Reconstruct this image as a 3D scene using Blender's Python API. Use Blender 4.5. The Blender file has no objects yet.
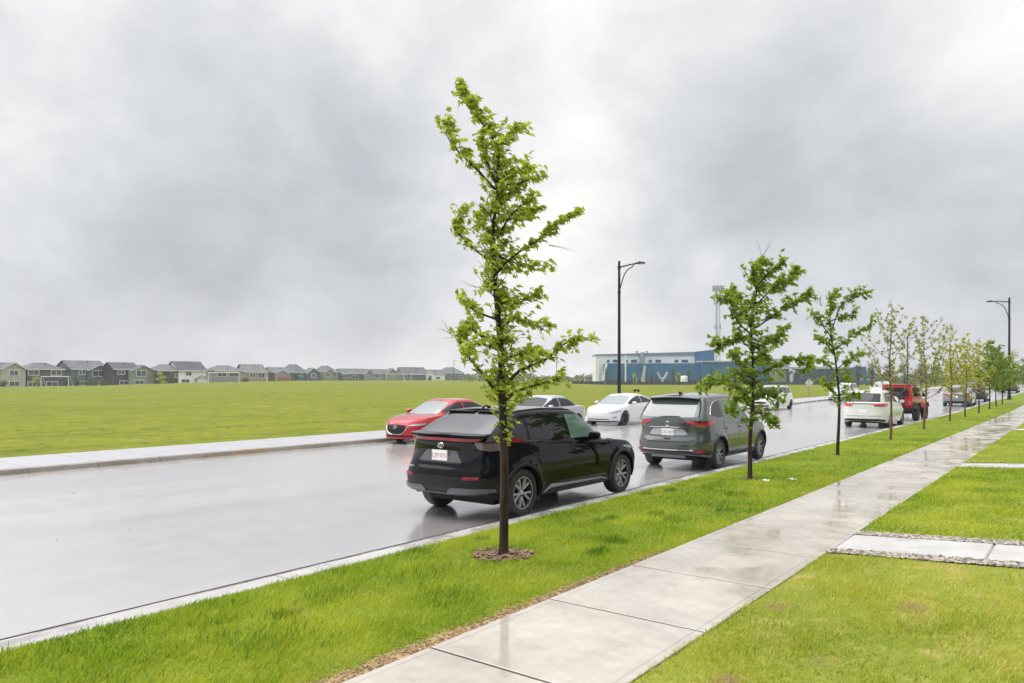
import bpy, bmesh, math, random
import numpy as np
from mathutils import Vector, Matrix
R = math.radians
random.seed(7); rng = np.random.default_rng(7)
scene = bpy.context.scene
COL = scene.collection

# ------------------------------------------------------------------ camera
F = 753.0; U0 = 512.0; V0 = 379.5; CAMH = 2.1; YAW = R(37.5)
SA, CA = math.sin(YAW), math.cos(YAW)
cam = bpy.data.cameras.new("camera"); camo = bpy.data.objects.new("camera", cam); COL.objects.link(camo)
cam.sensor_width = 36.0; cam.lens = 36.0 * F / 1024.0
cam.shift_y = (V0 - 341.5) / 1024.0
cam.clip_start = 0.1; cam.clip_end = 6000
camo.location = (0, 0, CAMH); camo.rotation_euler = (R(90), 0, YAW)
scene.camera = camo

# ------------------------------------------------------------------ world: overcast sky
SUN_EL, SUN_AZ = 52.0, 250.0
w = bpy.data.worlds.new("World"); scene.world = w; w.use_nodes = True
nt = w.node_tree; nt.nodes.clear()
def N(t, **k):
    n = nt.nodes.new(t)
    for a, b in k.items(): setattr(n, a, b)
    return n
def L(a, b): nt.links.new(a, b)
out = N('ShaderNodeOutputWorld'); bg = N('ShaderNodeBackground'); bg.inputs['Strength'].default_value = 0.1
L(bg.outputs[0], out.inputs[0])
sky = N('ShaderNodeTexSky', sky_type='NISHITA', sun_disc=False, sun_elevation=R(SUN_EL), sun_rotation=R(SUN_AZ))
sky.air_density = 1.0; sky.dust_density = 3.0
tc = N('ShaderNodeTexCoord')
nrm = N('ShaderNodeVectorMath', operation='NORMALIZE'); L(tc.outputs['Generated'], nrm.inputs[0])
sep = N('ShaderNodeSeparateXYZ'); L(nrm.outputs[0], sep.inputs[0])
def M(op, a, b=None, c=None):
    n = N('ShaderNodeMath', operation=op)
    for i, v in enumerate((a, b, c)):
        if v is None: continue
        if isinstance(v, (int, float)): n.inputs[i].default_value = v
        else: L(v, n.inputs[i])
    return n.outputs[0]
zc = M('MAXIMUM', sep.outputs['Z'], 0.0)
zz = M('ADD', zc, 0.62)
comb = N('ShaderNodeCombineXYZ'); L(M('DIVIDE', sep.outputs['X'], zz), comb.inputs[0]); L(M('DIVIDE', sep.outputs['Y'], zz), comb.inputs[1]); comb.inputs[2].default_value = 3.1
def noise(vec, scale, detail, rough, dist=0.0):
    n = N('ShaderNodeTexNoise'); n.inputs['Scale'].default_value = scale; n.inputs['Detail'].default_value = detail
    n.inputs['Roughness'].default_value = rough; n.inputs['Distortion'].default_value = dist; L(vec, n.inputs['Vector']); return n.outputs['Fac']
n1 = noise(comb.outputs[0], 1.7, 4.0, 0.5, 0.2)
n2 = noise(comb.outputs[0], 4.6, 9.0, 0.56, 0.25)
def camdir(u, v):
    x, z = (u - U0) / F, (V0 - v) / F
    d = Vector((CA * x - SA, SA * x + CA, z)); return d.normalized()
def blob(u, v, rad, amp):
    n = N('ShaderNodeVectorMath', operation='DISTANCE'); L(nrm.outputs[0], n.inputs[0]); n.inputs[1].default_value = camdir(u, v)
    m = N('ShaderNodeMapRange', interpolation_type='SMOOTHSTEP'); L(n.outputs['Value'], m.inputs[0])
    m.inputs[1].default_value = 0.0; m.inputs[2].default_value = rad; m.inputs[3].default_value = amp; m.inputs[4].default_value = 0.0
    return m.outputs[0]
acc = M('MULTIPLY_ADD', n1, 0.50, -0.25)
acc = M('ADD', acc, M('MULTIPLY_ADD', n2, 0.84, -0.42))
for b in ((215, 250, .40, -.20), (120, 330, .30, -.08), (850, 180, .36, -.28), (700, 150, .26, -.07), (60, 0, .42, .26), (540, 20, .36, .16), (1020, 20, .24, .32), (600, 230, .22, .10), (30, 200, .2, .06), (520, 370, .30, .08)):
    acc = M('ADD', acc, blob(*b))
hzb = N('ShaderNodeMapRange', interpolation_type='SMOOTHSTEP'); L(sep.outputs['Z'], hzb.inputs[0]); hzb.inputs[1].default_value = 0.0; hzb.inputs[2].default_value = 0.20; hzb.inputs[3].default_value = .14; hzb.inputs[4].default_value = 0.0
acc = M('ADD', M('ADD', acc, 0.625), hzb.outputs[0])
cl = N('ShaderNodeClamp'); L(acc, cl.inputs[0]); cl.inputs[1].default_value = 0.2; cl.inputs[2].default_value = 1.15
ramp = N('ShaderNodeValToRGB'); L(cl.outputs[0], ramp.inputs[0])
ramp.color_ramp.elements[0].position = 0.15; ramp.color_ramp.elements[0].color = (.265, .272, .290, 1)
ramp.color_ramp.elements[1].position = 1.0; ramp.color_ramp.elements[1].color = (.80, .792, .755, 1)
e = ramp.color_ramp.elements.new(0.6); e.color = (.505, .516, .540, 1)
# overcast skies brighten towards the zenith
zb = N('ShaderNodeMapRange', interpolation_type='SMOOTHSTEP'); L(sep.outputs['Z'], zb.inputs[0])
zb.inputs[1].default_value = 0.42; zb.inputs[2].default_value = 1.0; zb.inputs[3].default_value = 10.0; zb.inputs[4].default_value = 37.0
sc = N('ShaderNodeVectorMath', operation='SCALE'); L(ramp.outputs[0], sc.inputs[0]); L(zb.outputs[0], sc.inputs['Scale'])
mx = N('ShaderNodeMix', data_type='RGBA'); mx.inputs[0].default_value = 0.955
L(sky.outputs[0], mx.inputs[6]); L(sc.outputs[0], mx.inputs[7]); L(mx.outputs[2], bg.inputs[0])
w.cycles.sampling_method = 'AUTOMATIC'
sun = bpy.data.lights.new("sun", 'SUN'); sun.energy = 1.5; sun.angle = R(60); sun.color = (1.0, .965, .91)
so = bpy.data.objects.new("sun", sun); COL.objects.link(so)
az = R(SUN_AZ); el = R(SUN_EL)
sd = Vector((math.sin(az) * math.cos(el), math.cos(az) * math.cos(el), math.sin(el)))
so.rotation_euler = sd.to_track_quat('Z', 'Y').to_euler(); so.location = (0, 0, 40)
vs = scene.view_settings
vs.view_transform = 'Standard'; vs.look = 'None'; vs.exposure = 0.5; vs.gamma = 1.0; vs.use_curve_mapping = False
scene.cycles.max_bounces = 8; scene.cycles.transparent_max_bounces = 8; scene.cycles.use_denoising = True
scene.cycles.volume_bounces = 0

# ------------------------------------------------------------------ materials
MATS = {}
class NT:
    def __init__(s, name):
        s.m = bpy.data.materials.new(name); s.m.use_nodes = True; s.t = s.m.node_tree
        s.b = s.t.nodes['Principled BSDF']; MATS[name] = s.m
        s.out = s.t.nodes['Material Output']; s._pos = None
    def n(s, t, **k):
        n = s.t.nodes.new(t)
        for a, b in k.items(): setattr(n, a, b)
        return n
    def l(s, a, b): s.t.links.new(a, b)
    @property
    def pos(s):
        if s._pos is None: s._pos = s.n('ShaderNodeNewGeometry').outputs['Position']
        return s._pos
    def obj(s): return s.n('ShaderNodeTexCoord').outputs['Object']
    def scale(s, vec, xyz):
        m = s.n('ShaderNodeMapping'); m.inputs['Scale'].default_value = xyz; s.l(vec, m.inputs[0]); return m.outputs[0]
    def noise(s, vec, scale, detail=3, rough=.55, dist=0):
        n = s.n('ShaderNodeTexNoise'); n.inputs['Scale'].default_value = scale; n.inputs['Detail'].default_value = detail
        n.inputs['Roughness'].default_value = rough; n.inputs['Distortion'].default_value = dist; s.l(vec, n.inputs['Vector']); return n.outputs['Fac']
    def math(s, op, a, b=None, c=None):
        n = s.n('ShaderNodeMath', operation=op)
        for i, v in enumerate((a, b, c)):
            if v is None: continue
            if isinstance(v, (int, float)): n.inputs[i].default_value = v
            else: s.l(v, n.inputs[i])
        return n.outputs[0]
    def mr(s, v, a, b, c=0., d=1.):
        n = s.n('ShaderNodeMapRange'); s.l(v, n.inputs[0])
        for i, x in enumerate((a, b, c, d)): n.inputs[i + 1].default_value = x
        return n.outputs[0]
    def mix(s, f, a, b):
        n = s.n('ShaderNodeMix', data_type='RGBA')
        for i, v in ((0, f), (6, a), (7, b)):
            if isinstance(v, (int, float)): n.inputs[i].default_value = v
            elif isinstance(v, tuple): n.inputs[i].default_value = (*v, 1)
            else: s.l(v, n.inputs[i])
        return n.outputs[2]
    def bump(s, h, strength=.3, dist=.01):
        n = s.n('ShaderNodeBump'); n.inputs['Strength'].default_value = strength; n.inputs['Distance'].default_value = dist
        s.l(h, n.inputs['Height']); s.l(n.outputs[0], s.b.inputs['Normal']); return n
    def set(s, **k):
        for a, v in k.items():
            i = s.b.inputs[a.replace('_', ' ')]
            if isinstance(v, tuple): i.default_value = (*v, 1) if len(v) == 3 else v
            elif isinstance(v, (int, float)): i.default_value = v
            else: s.l(v, i)
        return s
def simple(name, col, rough=.5, metal=0., coat=0., var=.08, ior=None, scale=6., spec=.5):
    m = NT(name); f = m.noise(m.obj(), scale, 3)
    c2 = tuple(max(0, c * (1 - 2.2 * var)) for c in col); c1 = tuple(c * (1 + var) for c in col)
    m.set(Base_Color=m.mix(m.mr(f, .3, .7), c2, c1), Roughness=rough, Metallic=metal, Coat_Weight=coat, Coat_Roughness=.04, Specular_IOR_Level=spec)
    if ior: m.set(IOR=ior)
    return m.m
def paint(name, col, metal=.35, rough=.32, cior=1.45, bs=.2):
    # wet car paint: clear coat with beads of rain
    m = NT(name); o = m.obj()
    m.set(Base_Color=col, Metallic=metal, Roughness=rough, Coat_Weight=1.0, Coat_Roughness=.015, Coat_IOR=cior, Specular_IOR_Level=bs)
    v = m.n('ShaderNodeTexVoronoi', feature='F1'); v.inputs['Scale'].default_value = 70; m.l(o, v.inputs['Vector'])
    d = m.mr(v.outputs['Distance'], .0, .45, 1, 0)
    k = m.math('MULTIPLY', d, m.mr(m.noise(o, 18, 2), .5, .6))
    b = m.n('ShaderNodeBump'); b.inputs['Strength'].default_value = .12; b.inputs['Distance'].default_value = .001
    m.l(k, b.inputs['Height']); m.l(b.outputs[0], m.b.inputs['Coat Normal'])
    return m.m

paint('paint_black', (.0016, .0022, .0034), .0, .2, 1.33, 0.)
paint('paint_grey', (.115, .125, .122), .65, .24)
paint('paint_red', (.42, .012, .02), .35, .35)
paint('paint_silver', (.42, .43, .45), .6, .35)
paint('paint_white', (.62, .63, .64), .0, .4)
paint('paint_pearl', (.60, .62, .57), .0, .4)
paint('paint_bright_red', (.45, .012, .012), .0, .4)
paint('paint_dark_grey', (.05, .053, .058), .4, .35)
paint('paint_mid_grey', (.22, .235, .24), .5, .35)
simple('plastic_black', (.009, .009, .010), .42, spec=.3)
simple('plastic_grey', (.085, .09, .10), .4)
simple('trim_silver', (.42, .43, .44), .28, .8, var=.03)
simple('chrome', (.8, .8, .82), .1, 1., var=.02)
simple('tyre_rubber', (.022, .022, .023), .62, var=.2)
simple('rim_dark', (.035, .036, .038), .35, .6)
simple('rim_machined', (.42, .42, .44), .4, .25, var=.05)
simple('lamp_red', (.50, .03, .05), .08, 0, 1.)
simple('lamp_clear', (.16, .12, .115), .08, .2, 1.)
simple('lamp_head', (.35, .37, .4), .06, .7, 1.)
simple('strip_red', (.26, .008, .016), .08, 0, 1.); simple('reflector_red', (.24, .012, .02), .2)
simple('plate_white', (.78, .76, .77), .35, var=.03)
simple('plate_letter', (.52, .20, .22), .5)
simple('plate_letter_dark', (.25, .26, .3), .5)
simple('under_black', (.006, .006, .006), .8)
simple('seat_dark', (.03, .03, .03), .7)
def glass(name, tint, rough=.015, ior=1.5, trans=0.0):
    m = NT(name); m.set(Base_Color=tint, Roughness=rough, IOR=ior, Specular_IOR_Level=.5, Coat_Weight=.3, Coat_Roughness=.02)
    o = m.obj(); m.bump(m.noise(m.scale(o, (1, 1, .5)), 9, 2), .05, .01)
    return m.m
glass('glass_dark', (.004, .006, .007), ior=1.38); glass('glass_green', (.10, .17, .14)); glass('glass_pale', (.09, .11, .11), ior=1.95); glass('glass_screen', (.26, .29, .29)); glass('glass_house', (.06, .07, .085))
glass('glass_backlight', (.03, .033, .036), .03, ior=2.0)

# wet asphalt
m = NT('wet_asphalt'); p = m.pos
st = m.scale(p, (1.0, .12, 1)); big = m.noise(st, .55, 4, .6, .6); fine = m.noise(p, 160, 2, .7); med = m.noise(p, 2.2, 4, .6)
wet = m.mr(m.math('ADD', m.math('MULTIPLY', big, .65), m.math('MULTIPLY', med, .35)), .40, .60)
m.set(Base_Color=m.mix(m.math('MULTIPLY', wet, .6), m.mix(fine, (.30, .287, .278), (.43, .41, .395)), (.31, .295, .287)),
      Roughness=m.mr(wet, 0, 1, .22, .10), IOR=6.5)
ax = m.n('ShaderNodeSeparateXYZ'); m.l(p, ax.inputs[0])
m.bump(m.math('ADD', m.math('MULTIPLY', fine, m.mr(wet, 0, 1, .35, .10)), m.math('MULTIPLY', m.noise(p, 14, 3), .3)), .22, .004)
# concrete
def concrete(name, c1, c2, axis='y', rough=(.42, .13), joint=None, ior=1.7, stain=None, bmp=.3, phase=0., jw=.02, gm=.35):
    m = NT(name); p = m.pos
    f = m.noise(p, 1.1, 5, .65); g = m.noise(p, 9, 4, .7); h = m.noise(p, 130, 2)
    br = m.noise(m.scale(p, (60, 2.5, 1)), 1.0, 2)
    c = m.mix(m.mr(f, .35, .68), c1, c2)
    c = m.mix(m.mr(g, .42, .75, 0, gm), c, tuple(x * .62 for x in c1))
    c = m.mix(m.mr(h, .5, .8, 0, .25), c, tuple(x * 1.25 for x in c2))
    if joint:
        s = m.n('ShaderNodeSeparateXYZ'); m.l(p, s.inputs[0])
        j = m.math('ABSOLUTE', m.math('SUBTRACT', m.math('FRACT', m.math('ADD', m.math('DIVIDE', s.outputs['Y'], joint), phase)), .5))
        c = m.mix(m.mr(j, .5 * jw / joint, jw / joint, .45, 0), c, (.035, .033, .03))
    if stain:
        c = m.mix(m.math('MULTIPLY', m.mr(m.noise(p, .35, 2), .58, .66), .55), c, stain)
    if jw != .02:   # trowelled margins
        for xe in (-3.555, -2.305):
            q = m.math('ABSOLUTE', m.math('SUBTRACT', s.outputs['X'], xe)); c = m.mix(m.mr(q, .004, .009, .35, 0), c, (.10, .09, .075))
    wetf = m.mr(m.noise(p, 1.7, 3, .5), .40, .58)
    m.set(Base_Color=c, Roughness=m.mr(wetf, 0, 1, rough[0], rough[1]), IOR=ior)
    m.bump(m.math('MULTIPLY', m.mr(wetf, 0, 1, 1, .12), m.math('ADD', m.math('MULTIPLY', h, .35), m.math('ADD', m.math('MULTIPLY', br, .25), m.math('MULTIPLY', g, .4)))), bmp, .004)
    return m.m
concrete('concrete_walk', (.34, .30, .25), (.52, .47, .40), rough=(.38, .05), ior=1.9, joint=1.45, phase=.5 - (5.25 - .012) / 1.45, jw=.024)
concrete('concrete_kerb', (.40, .38, .36), (.52, .50, .48), joint=3.0, ior=1.6)
concrete('concrete_far', (.37, .36, .375), (.41, .40, .415), joint=1.5, ior=1.6, bmp=.02, rough=(.34, .32), gm=.08)
concrete('concrete_stained', (.20, .17, .14), (.30, .27, .24), joint=1.5, ior=1.5, stain=(.30, .21, .09))
concrete('concrete_path', (.44, .42, .40), (.52, .50, .48), rough=(.5, .2), ior=1.5)
simple('joint_dirt', (.055, .05, .042), .8)
# ground under grass
def turf(name, c1, c2, c3, dry=None, s1=.5):
    m = NT(name); p = m.pos
    f = m.noise(p, s1, 4, .6); g = m.noise(p, 28, 3, .7); k = m.noise(p, s1 * 7, 3, .6)
    c = m.mix(m.mr(f, .35, .65), c1, c2); c = m.mix(m.mr(k, .42, .68, 0, .6), c, c3)
    c = m.mix(m.mr(g, .35, .7, 0, .35), c, tuple(x * .45 for x in c1))
    if dry: c = m.mix(m.mr(m.noise(p, s1 * 2.7, 3, .6), .55, .72, 0, .75), c, dry)
    m.set(Base_Color=c, Roughness=.85, Specular_IOR_Level=.15); m.bump(g, .5, .03); return m
t_ = turf('turf_verge', (.13, .19, .012), (.17, .22, .016), (.22, .25, .03))
# earth strip beside the pavement
s = t_.n('ShaderNodeSeparateXYZ'); t_.l(t_.pos, s.inputs[0])
edge = t_.math('ADD', t_.mr(s.outputs['X'], -3.95, -3.66, 0, 1), t_.math('MULTIPLY_ADD', t_.noise(t_.pos, 2.2, 4), .9, -.72))
edge = t_.math('MULTIPLY', edge, t_.mr(s.outputs['Y'], 4.5, 7.5, 1, 0.1))
t_.set(Base_Color=t_.mix(t_.mr(edge, .2, .6), t_.b.inputs['Base Color'].links[0].from_socket, (.44, .30, .17)))
turf('turf_lawn', (.17, .22, .02), (.24, .27, .035), (.30, .29, .06), dry=(.42, .33, .12), s1=.8)
# playing field: mown, olive green, with darker and drier patches
m = NT('turf_field'); p = m.pos
f = m.noise(p, .05, 5, .62, .5); k = m.noise(m.scale(p, (1, .45, 1)), .45, 5, .68); g = m.noise(p, 9, 3, .7); q = m.noise(p, 2.5, 3, .6)
c = m.mix(m.mr(f, .36, .64), (.145, .180, .008), (.205, .220, .014)); c = m.mix(m.mr(k, .47, .64, 0, .75), c, (.09, .13, .008))
c = m.mix(m.mr(q, .35, .75, 0, .35), c, (.24, .22, .03)); c = m.mix(m.mr(g, .4, .7, 0, .4), c, (.09, .13, .008))
s = m.n('ShaderNodeSeparateXYZ'); m.l(p, s.inputs[0])
ln = m.math('SINE', m.math('ADD', m.math('MULTIPLY', s.outputs['X'], 1.15), m.math('MULTIPLY', m.noise(p, .12, 2), 5.0)))
c = m.mix(m.mr(ln, .1, .9, 0, .22), c, (.11, .15, .010)); c = m.mix(m.mr(m.noise(p, .8, 5, .75), .50, .64, 0, .7), c, (.26, .235, .04)); c = m.mix(m.mr(m.noise(p, 1.6, 5, .75, .6), .52, .64, 0, .75), c, (.045, .080, .004))
m.set(Base_Color=c, Roughness=.9, Specular_IOR_Level=.1); m.bump(m.math('ADD', g, k), .6, .05)
# grass blades: per blade tint in the attribute 'tint'
def blade(name, lo, mid, hi, dry):
    m = NT(name); a = m.n('ShaderNodeAttribute', attribute_name='tint'); s = m.n('ShaderNodeSeparateColor'); m.l(a.outputs['Color'], s.inputs[0])
    f = m.noise(m.pos, .9, 4, .6)
    c = m.mix(s.outputs[0], lo, mid); c = m.mix(m.math('MULTIPLY', m.mr(f, .38, .66), .8), c, hi)
    dr = m.mr(m.noise(m.pos, 2.3, 3, .6), .54, .70)
    c = m.mix(m.math('MULTIPLY', m.math('MULTIPLY', dr, s.outputs[1]), 1.0), c, dry)
    m.set(Base_Color=c, Roughness=.45, Specular_IOR_Level=.35)
    tr = m.n('ShaderNodeBsdfTranslucent'); m.l(c, tr.inputs[0]); ms = m.n('ShaderNodeMixShader'); ms.inputs[0].default_value = .38
    m.l(m.b.outputs[0], ms.inputs[1]); m.l(tr.outputs[0], ms.inputs[2]); m.l(ms.outputs[0], m.out.inputs[0]); return m.m
blade('blade_verge', (.09, .18, .005), (.38, .53, .016), (.58, .60, .045), (.62, .52, .15))
blade('blade_lawn', (.16, .23, .010), (.48, .54, .035), (.62, .58, .08), (.80, .64, .26))
def leaf(name, lo, mid, tl=.45):
    m = NT(name); a = m.n('ShaderNodeAttribute', attribute_name='tint'); s = m.n('ShaderNodeSeparateColor'); m.l(a.outputs['Color'], s.inputs[0])
    c = m.mix(s.outputs[0], lo, mid); m.set(Base_Color=c, Roughness=.38, Specular_IOR_Level=.5)
    tr = m.n('ShaderNodeBsdfTranslucent'); m.l(m.mix(.35, c, (mid[0] * 1.5, mid[1] * 1.35, mid[2])), tr.inputs[0]); ms = m.n('ShaderNodeMixShader'); ms.inputs[0].default_value = tl
    m.l(m.b.outputs[0], ms.inputs[1]); m.l(tr.outputs[0], ms.inputs[2]); m.l(ms.outputs[0], m.out.inputs[0]); return m.m
leaf('leaf_spring', (.12, .23, .010), (.54, .62, .06))
leaf('leaf_green', (.07, .16, .008), (.40, .52, .05))
leaf('leaf_young', (.15, .20, .04), (.34, .40, .09))
leaf('leaf_yellow', (.24, .30, .03), (.48, .48, .06))
leaf('leaf_deep', (.09, .16, .018), (.25, .35, .04))
leaf('leaf_far', (.07, .11, .03), (.17, .21, .07), .3)
leaf('twig_far', (.10, .085, .07), (.20, .19, .15), .1)
m = NT('bark'); o = m.obj(); f = m.noise(m.scale(o, (30, 30, 5)), 1, 4, .7)
m.set(Base_Color=m.mix(m.mr(f, .35, .7), (.010, .007, .005), (.062, .040, .027)), Roughness=.6, Specular_IOR_Level=.25); m.bump(f, .8, .01)
m = NT('bark_red'); o = m.obj(); f = m.noise(m.scale(o, (30, 30, 5)), 1, 4, .7)
m.set(Base_Color=m.mix(m.mr(f, .35, .7), (.09, .03, .018), (.24, .085, .05)), Roughness=.5); m.bump(f, .8, .01)
simple('mulch', (.32, .19, .13), .8, var=.35, scale=40)
m = NT('gravel'); v = m.n('ShaderNodeTexVoronoi'); v.inputs['Scale'].default_value = 38; m.l(m.pos, v.inputs['Vector'])
sx = m.n('ShaderNodeSeparateColor'); m.l(v.outputs['Color'], sx.inputs[0])
m.set(Base_Color=m.mix(sx.outputs[0], (.05, .04, .03), (.40, .34, .27)), Roughness=.6); m.bump(v.outputs['Distance'], .9, .02)
m = NT('stone'); oi = m.n('ShaderNodeAttribute', attribute_name='tint'); sx = m.n('ShaderNodeSeparateColor'); m.l(oi.outputs['Color'], sx.inputs[0])
m.set(Base_Color=m.mix(sx.outputs[0], (.04, .033, .027), (.52, .45, .37)), Roughness=.5)
simple('lamp_black', (.015, .015, .017), .4, .3)
simple('galvanised', (.36, .38, .40), .45, .6); simple('lens', (.6, .6, .58), .3)
simple('white_paint', (.78, .78, .76), .45); simple('white_cladding', (.82, .83, .82), .5, var=.03, scale=.3)
simple('shingle_grey', (.13, .135, .145), .8, var=.2, scale=.8); simple('shingle_dark', (.075, .082, .09), .8, var=.2, scale=.8); simple('shingle_brown', (.17, .165, .155), .8, var=.2, scale=.8)
simple('metal_roof', (.42, .44, .46), .5)
def siding(name, col):
    m = NT(name); s = m.n('ShaderNodeSeparateXYZ'); m.l(m.obj(), s.inputs[0])
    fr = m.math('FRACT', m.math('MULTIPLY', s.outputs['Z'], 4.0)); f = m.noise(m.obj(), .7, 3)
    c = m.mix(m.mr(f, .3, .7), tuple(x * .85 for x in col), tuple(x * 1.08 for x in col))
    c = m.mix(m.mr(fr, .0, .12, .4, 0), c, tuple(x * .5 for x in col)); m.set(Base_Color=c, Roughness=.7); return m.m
siding('wall_beige', (.48, .45, .38)); siding('wall_navy', (.075, .085, .105)); siding('wall_slate', (.13, .15, .175)); siding('wall_charcoal', (.055, .06, .068))
siding('wall_sage', (.27, .30, .22)); siding('wall_white', (.85, .86, .86)); siding('wall_greige', (.30, .30, .28)); siding('wall_pink', (.42, .35, .34))
siding('wall_blue', (.10, .17, .22)); siding('wall_tan', (.36, .33, .26)); simple('fence_brown', (.13, .055, .04), .8); simple('fence_red', (.30, .12, .08), .8)
simple('fence_dark', (.055, .065, .075), .7)
m = NT('cladding_blue'); s = m.n('ShaderNodeSeparateXYZ'); m.l(m.obj(), s.inputs[0]); fr = m.math('FRACT', m.math('MULTIPLY', s.outputs['X'], .5)); f = m.noise(m.obj(), .15, 3)
c = m.mix(m.mr(f, .3, .7), (.03, .13, .25), (.042, .17, .32)); c = m.mix(m.mr(fr, 0, .06, .5, 0), c, (.03, .07, .12)); m.set(Base_Color=c, Roughness=.45)
simple('cladding_grey', (.22, .25, .28), .5); simple('olive_panel', (.25, .27, .12), .6); simple('sign_back', (.62, .64, .64), .4, .3); simple('post_steel', (.25, .24, .22), .5, .3)
simple('yellow', (.62, .60, .06), .5); simple('litter_white', (.80, .82, .82), .5); simple('debris', (.04, .03, .02), .8)

# ------------------------------------------------------------------ object helpers
def tag(o, label=None, cat=None, group=None, kind=None):
    if label: o['label'] = label
    if cat: o['category'] = cat
    if group: o['group'] = group
    if kind: o['kind'] = kind
    return o
def link(name, me, mat, parent=None, loc=(0, 0, 0)):
    o = bpy.data.objects.new(name, me); COL.objects.link(o)
    if mat is not None:
        for mm in (mat if isinstance(mat, (list, tuple)) else [mat]): me.materials.append(MATS[mm])
    if parent is not None: o.parent = parent
    o.location = loc
    return o
def empty(name, loc, rz=0, label=None, cat=None, group=None):
    o = bpy.data.objects.new(name, None); COL.objects.link(o); o.location = loc; o.rotation_euler = (0, 0, rz); o.empty_display_size = .3
    return tag(o, label, cat, group)
def mesh(verts, faces, smooth=None, name='mesh'):
    me = bpy.data.meshes.new(name); me.from_pydata([tuple(map(float, v)) for v in verts], [], faces); me.update()
    if smooth is not None:
        me.polygons.foreach_set('use_smooth', [True] * len(me.polygons))
        try: me.set_sharp_from_angle(angle=R(smooth))
        except Exception: pass
    return me
class MB:
    def __init__(s): s.v = []; s.f = []
    def add(s, vs, fs):
        b = len(s.v); s.v += [tuple(v) for v in vs]; s.f += [tuple(i + b for i in f) for f in fs]
    def box(s, x0, x1, y0, y1, z0, z1):
        s.add([(x0, y0, z0), (x1, y0, z0), (x1, y1, z0), (x0, y1, z0), (x0, y0, z1), (x1, y0, z1), (x1, y1, z1), (x0, y1, z1)],
              [(0, 3, 2, 1), (4, 5, 6, 7), (0, 1, 5, 4), (1, 2, 6, 5), (2, 3, 7, 6), (3, 0, 4, 7)])
    def tube(s, pts, rad, n=8, cap=True):
        pts = [Vector(p) for p in pts]; k = len(pts)
        rad = list(rad) if isinstance(rad, (list, tuple)) else [rad] * k
        t0 = (pts[1] - pts[0]).normalized(); a = t0.orthogonal().normalized(); vs = []
        for i, p in enumerate(pts):
            t = (pts[min(i + 1, k - 1)] - pts[max(i - 1, 0)]).normalized()
            a = (a - t * a.dot(t)); a = a.normalized() if a.length > 1e-6 else t.orthogonal().normalized(); b = t.cross(a)
            for j in range(n):
                q = 2 * math.pi * j / n; vs.append(p + (a * math.cos(q) + b * math.sin(q)) * rad[i])
        fs = [(i * n + j, i * n + (j + 1) % n, (i + 1) * n + (j + 1) % n, (i + 1) * n + j) for i in range(k - 1) for j in range(n)]
        if cap: fs += [tuple(reversed(range(n))), tuple(range((k - 1) * n, k * n))]
        s.add(vs, fs)
    def lathe(s, prof, n=32, axis='y', c=(0, 0, 0)):   # prof: (radius, offset along axis)
        vs = []
        for r, h in prof:
            for j in range(n):
                q = 2 * math.pi * j / n
                if axis == 'y': vs.append((c[0] + r * math.cos(q), c[1] + h, c[2] + r * math.sin(q)))
                else: vs.append((c[0] + r * math.cos(q), c[1] + r * math.sin(q), c[2] + h))
        fs = [(i * n + j, i * n + (j + 1) % n, (i + 1) * n + (j + 1) % n, (i + 1) * n + j) for i in range(len(prof) - 1) for j in range(n)]
        s.add(vs, fs)
    def prism(s, poly, x0, x1, axis='x'):      # poly in the other two axes
        n = len(poly)
        def P(a, q): return (a, q[0], q[1]) if axis == 'x' else ((q[0], a, q[1]) if axis == 'y' else (q[0], q[1], a))
        s.add([P(x0, q) for q in poly] + [P(x1, q) for q in poly],
              [tuple(range(n))[::-1], tuple(range(n, 2 * n))] + [(i, (i + 1) % n, n + (i + 1) % n, n + i) for i in range(n)])
    def build(s, name, mat, parent=None, smooth=None, loc=(0, 0, 0), bevel=None):
        me = mesh(s.v, s.f, None if bevel else smooth, name)
        if bevel:
            bm = bmesh.new(); bm.from_mesh(me); bmesh.ops.remove_doubles(bm, verts=bm.verts, dist=1e-5); bmesh.ops.recalc_face_normals(bm, faces=bm.faces)
            bmesh.ops.bevel(bm, geom=[e for e in bm.edges if len(e.link_faces) == 2 and e.calc_face_angle(0) > .5], offset=bevel, segments=2, profile=.6, affect='EDGES', clamp_overlap=True)
            bm.to_mesh(me); bm.free()
            if smooth is not None:
                me.polygons.foreach_set('use_smooth', [True] * len(me.polygons)); me.set_sharp_from_angle(angle=R(smooth))
        else:
            bm = bmesh.new(); bm.from_mesh(me); bmesh.ops.recalc_face_normals(bm, faces=bm.faces); bm.to_mesh(me); bm.free()
        return link(name, me, mat, parent, loc)
def fromsoup(name, V, faces_idx, nv_face, mat, tint=None, parent=None, smooth=False):
    """big meshes straight from numpy: V (n,3); faces_idx flat loops; nv_face verts per face"""
    me = bpy.data.meshes.new(name); me.vertices.add(len(V)); me.vertices.foreach_set('co', np.ascontiguousarray(V, dtype=np.float32).ravel())
    me.loops.add(len(faces_idx)); me.loops.foreach_set('vertex_index', np.ascontiguousarray(faces_idx, dtype=np.int32))
    st = np.concatenate([[0], np.cumsum(nv_face)[:-1]]).astype(np.int32)
    me.polygons.add(len(nv_face)); me.polygons.foreach_set('loop_start', st); me.polygons.foreach_set('loop_total', np.array(nv_face, dtype=np.int32))
    me.update(calc_edges=True); me.validate()
    if tint is not None:
        a = me.color_attributes.new('tint', 'FLOAT_COLOR', 'POINT'); a.data.foreach_set('color', np.ascontiguousarray(tint, dtype=np.float32).ravel())
    if smooth: me.polygons.foreach_set('use_smooth', [True] * len(me.polygons))
    return link(name, me, mat, parent)
def sst(x, a, b):
    t = min(1., max(0., (x - a) / (b - a))); return t * t * (3 - 2 * t)
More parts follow.
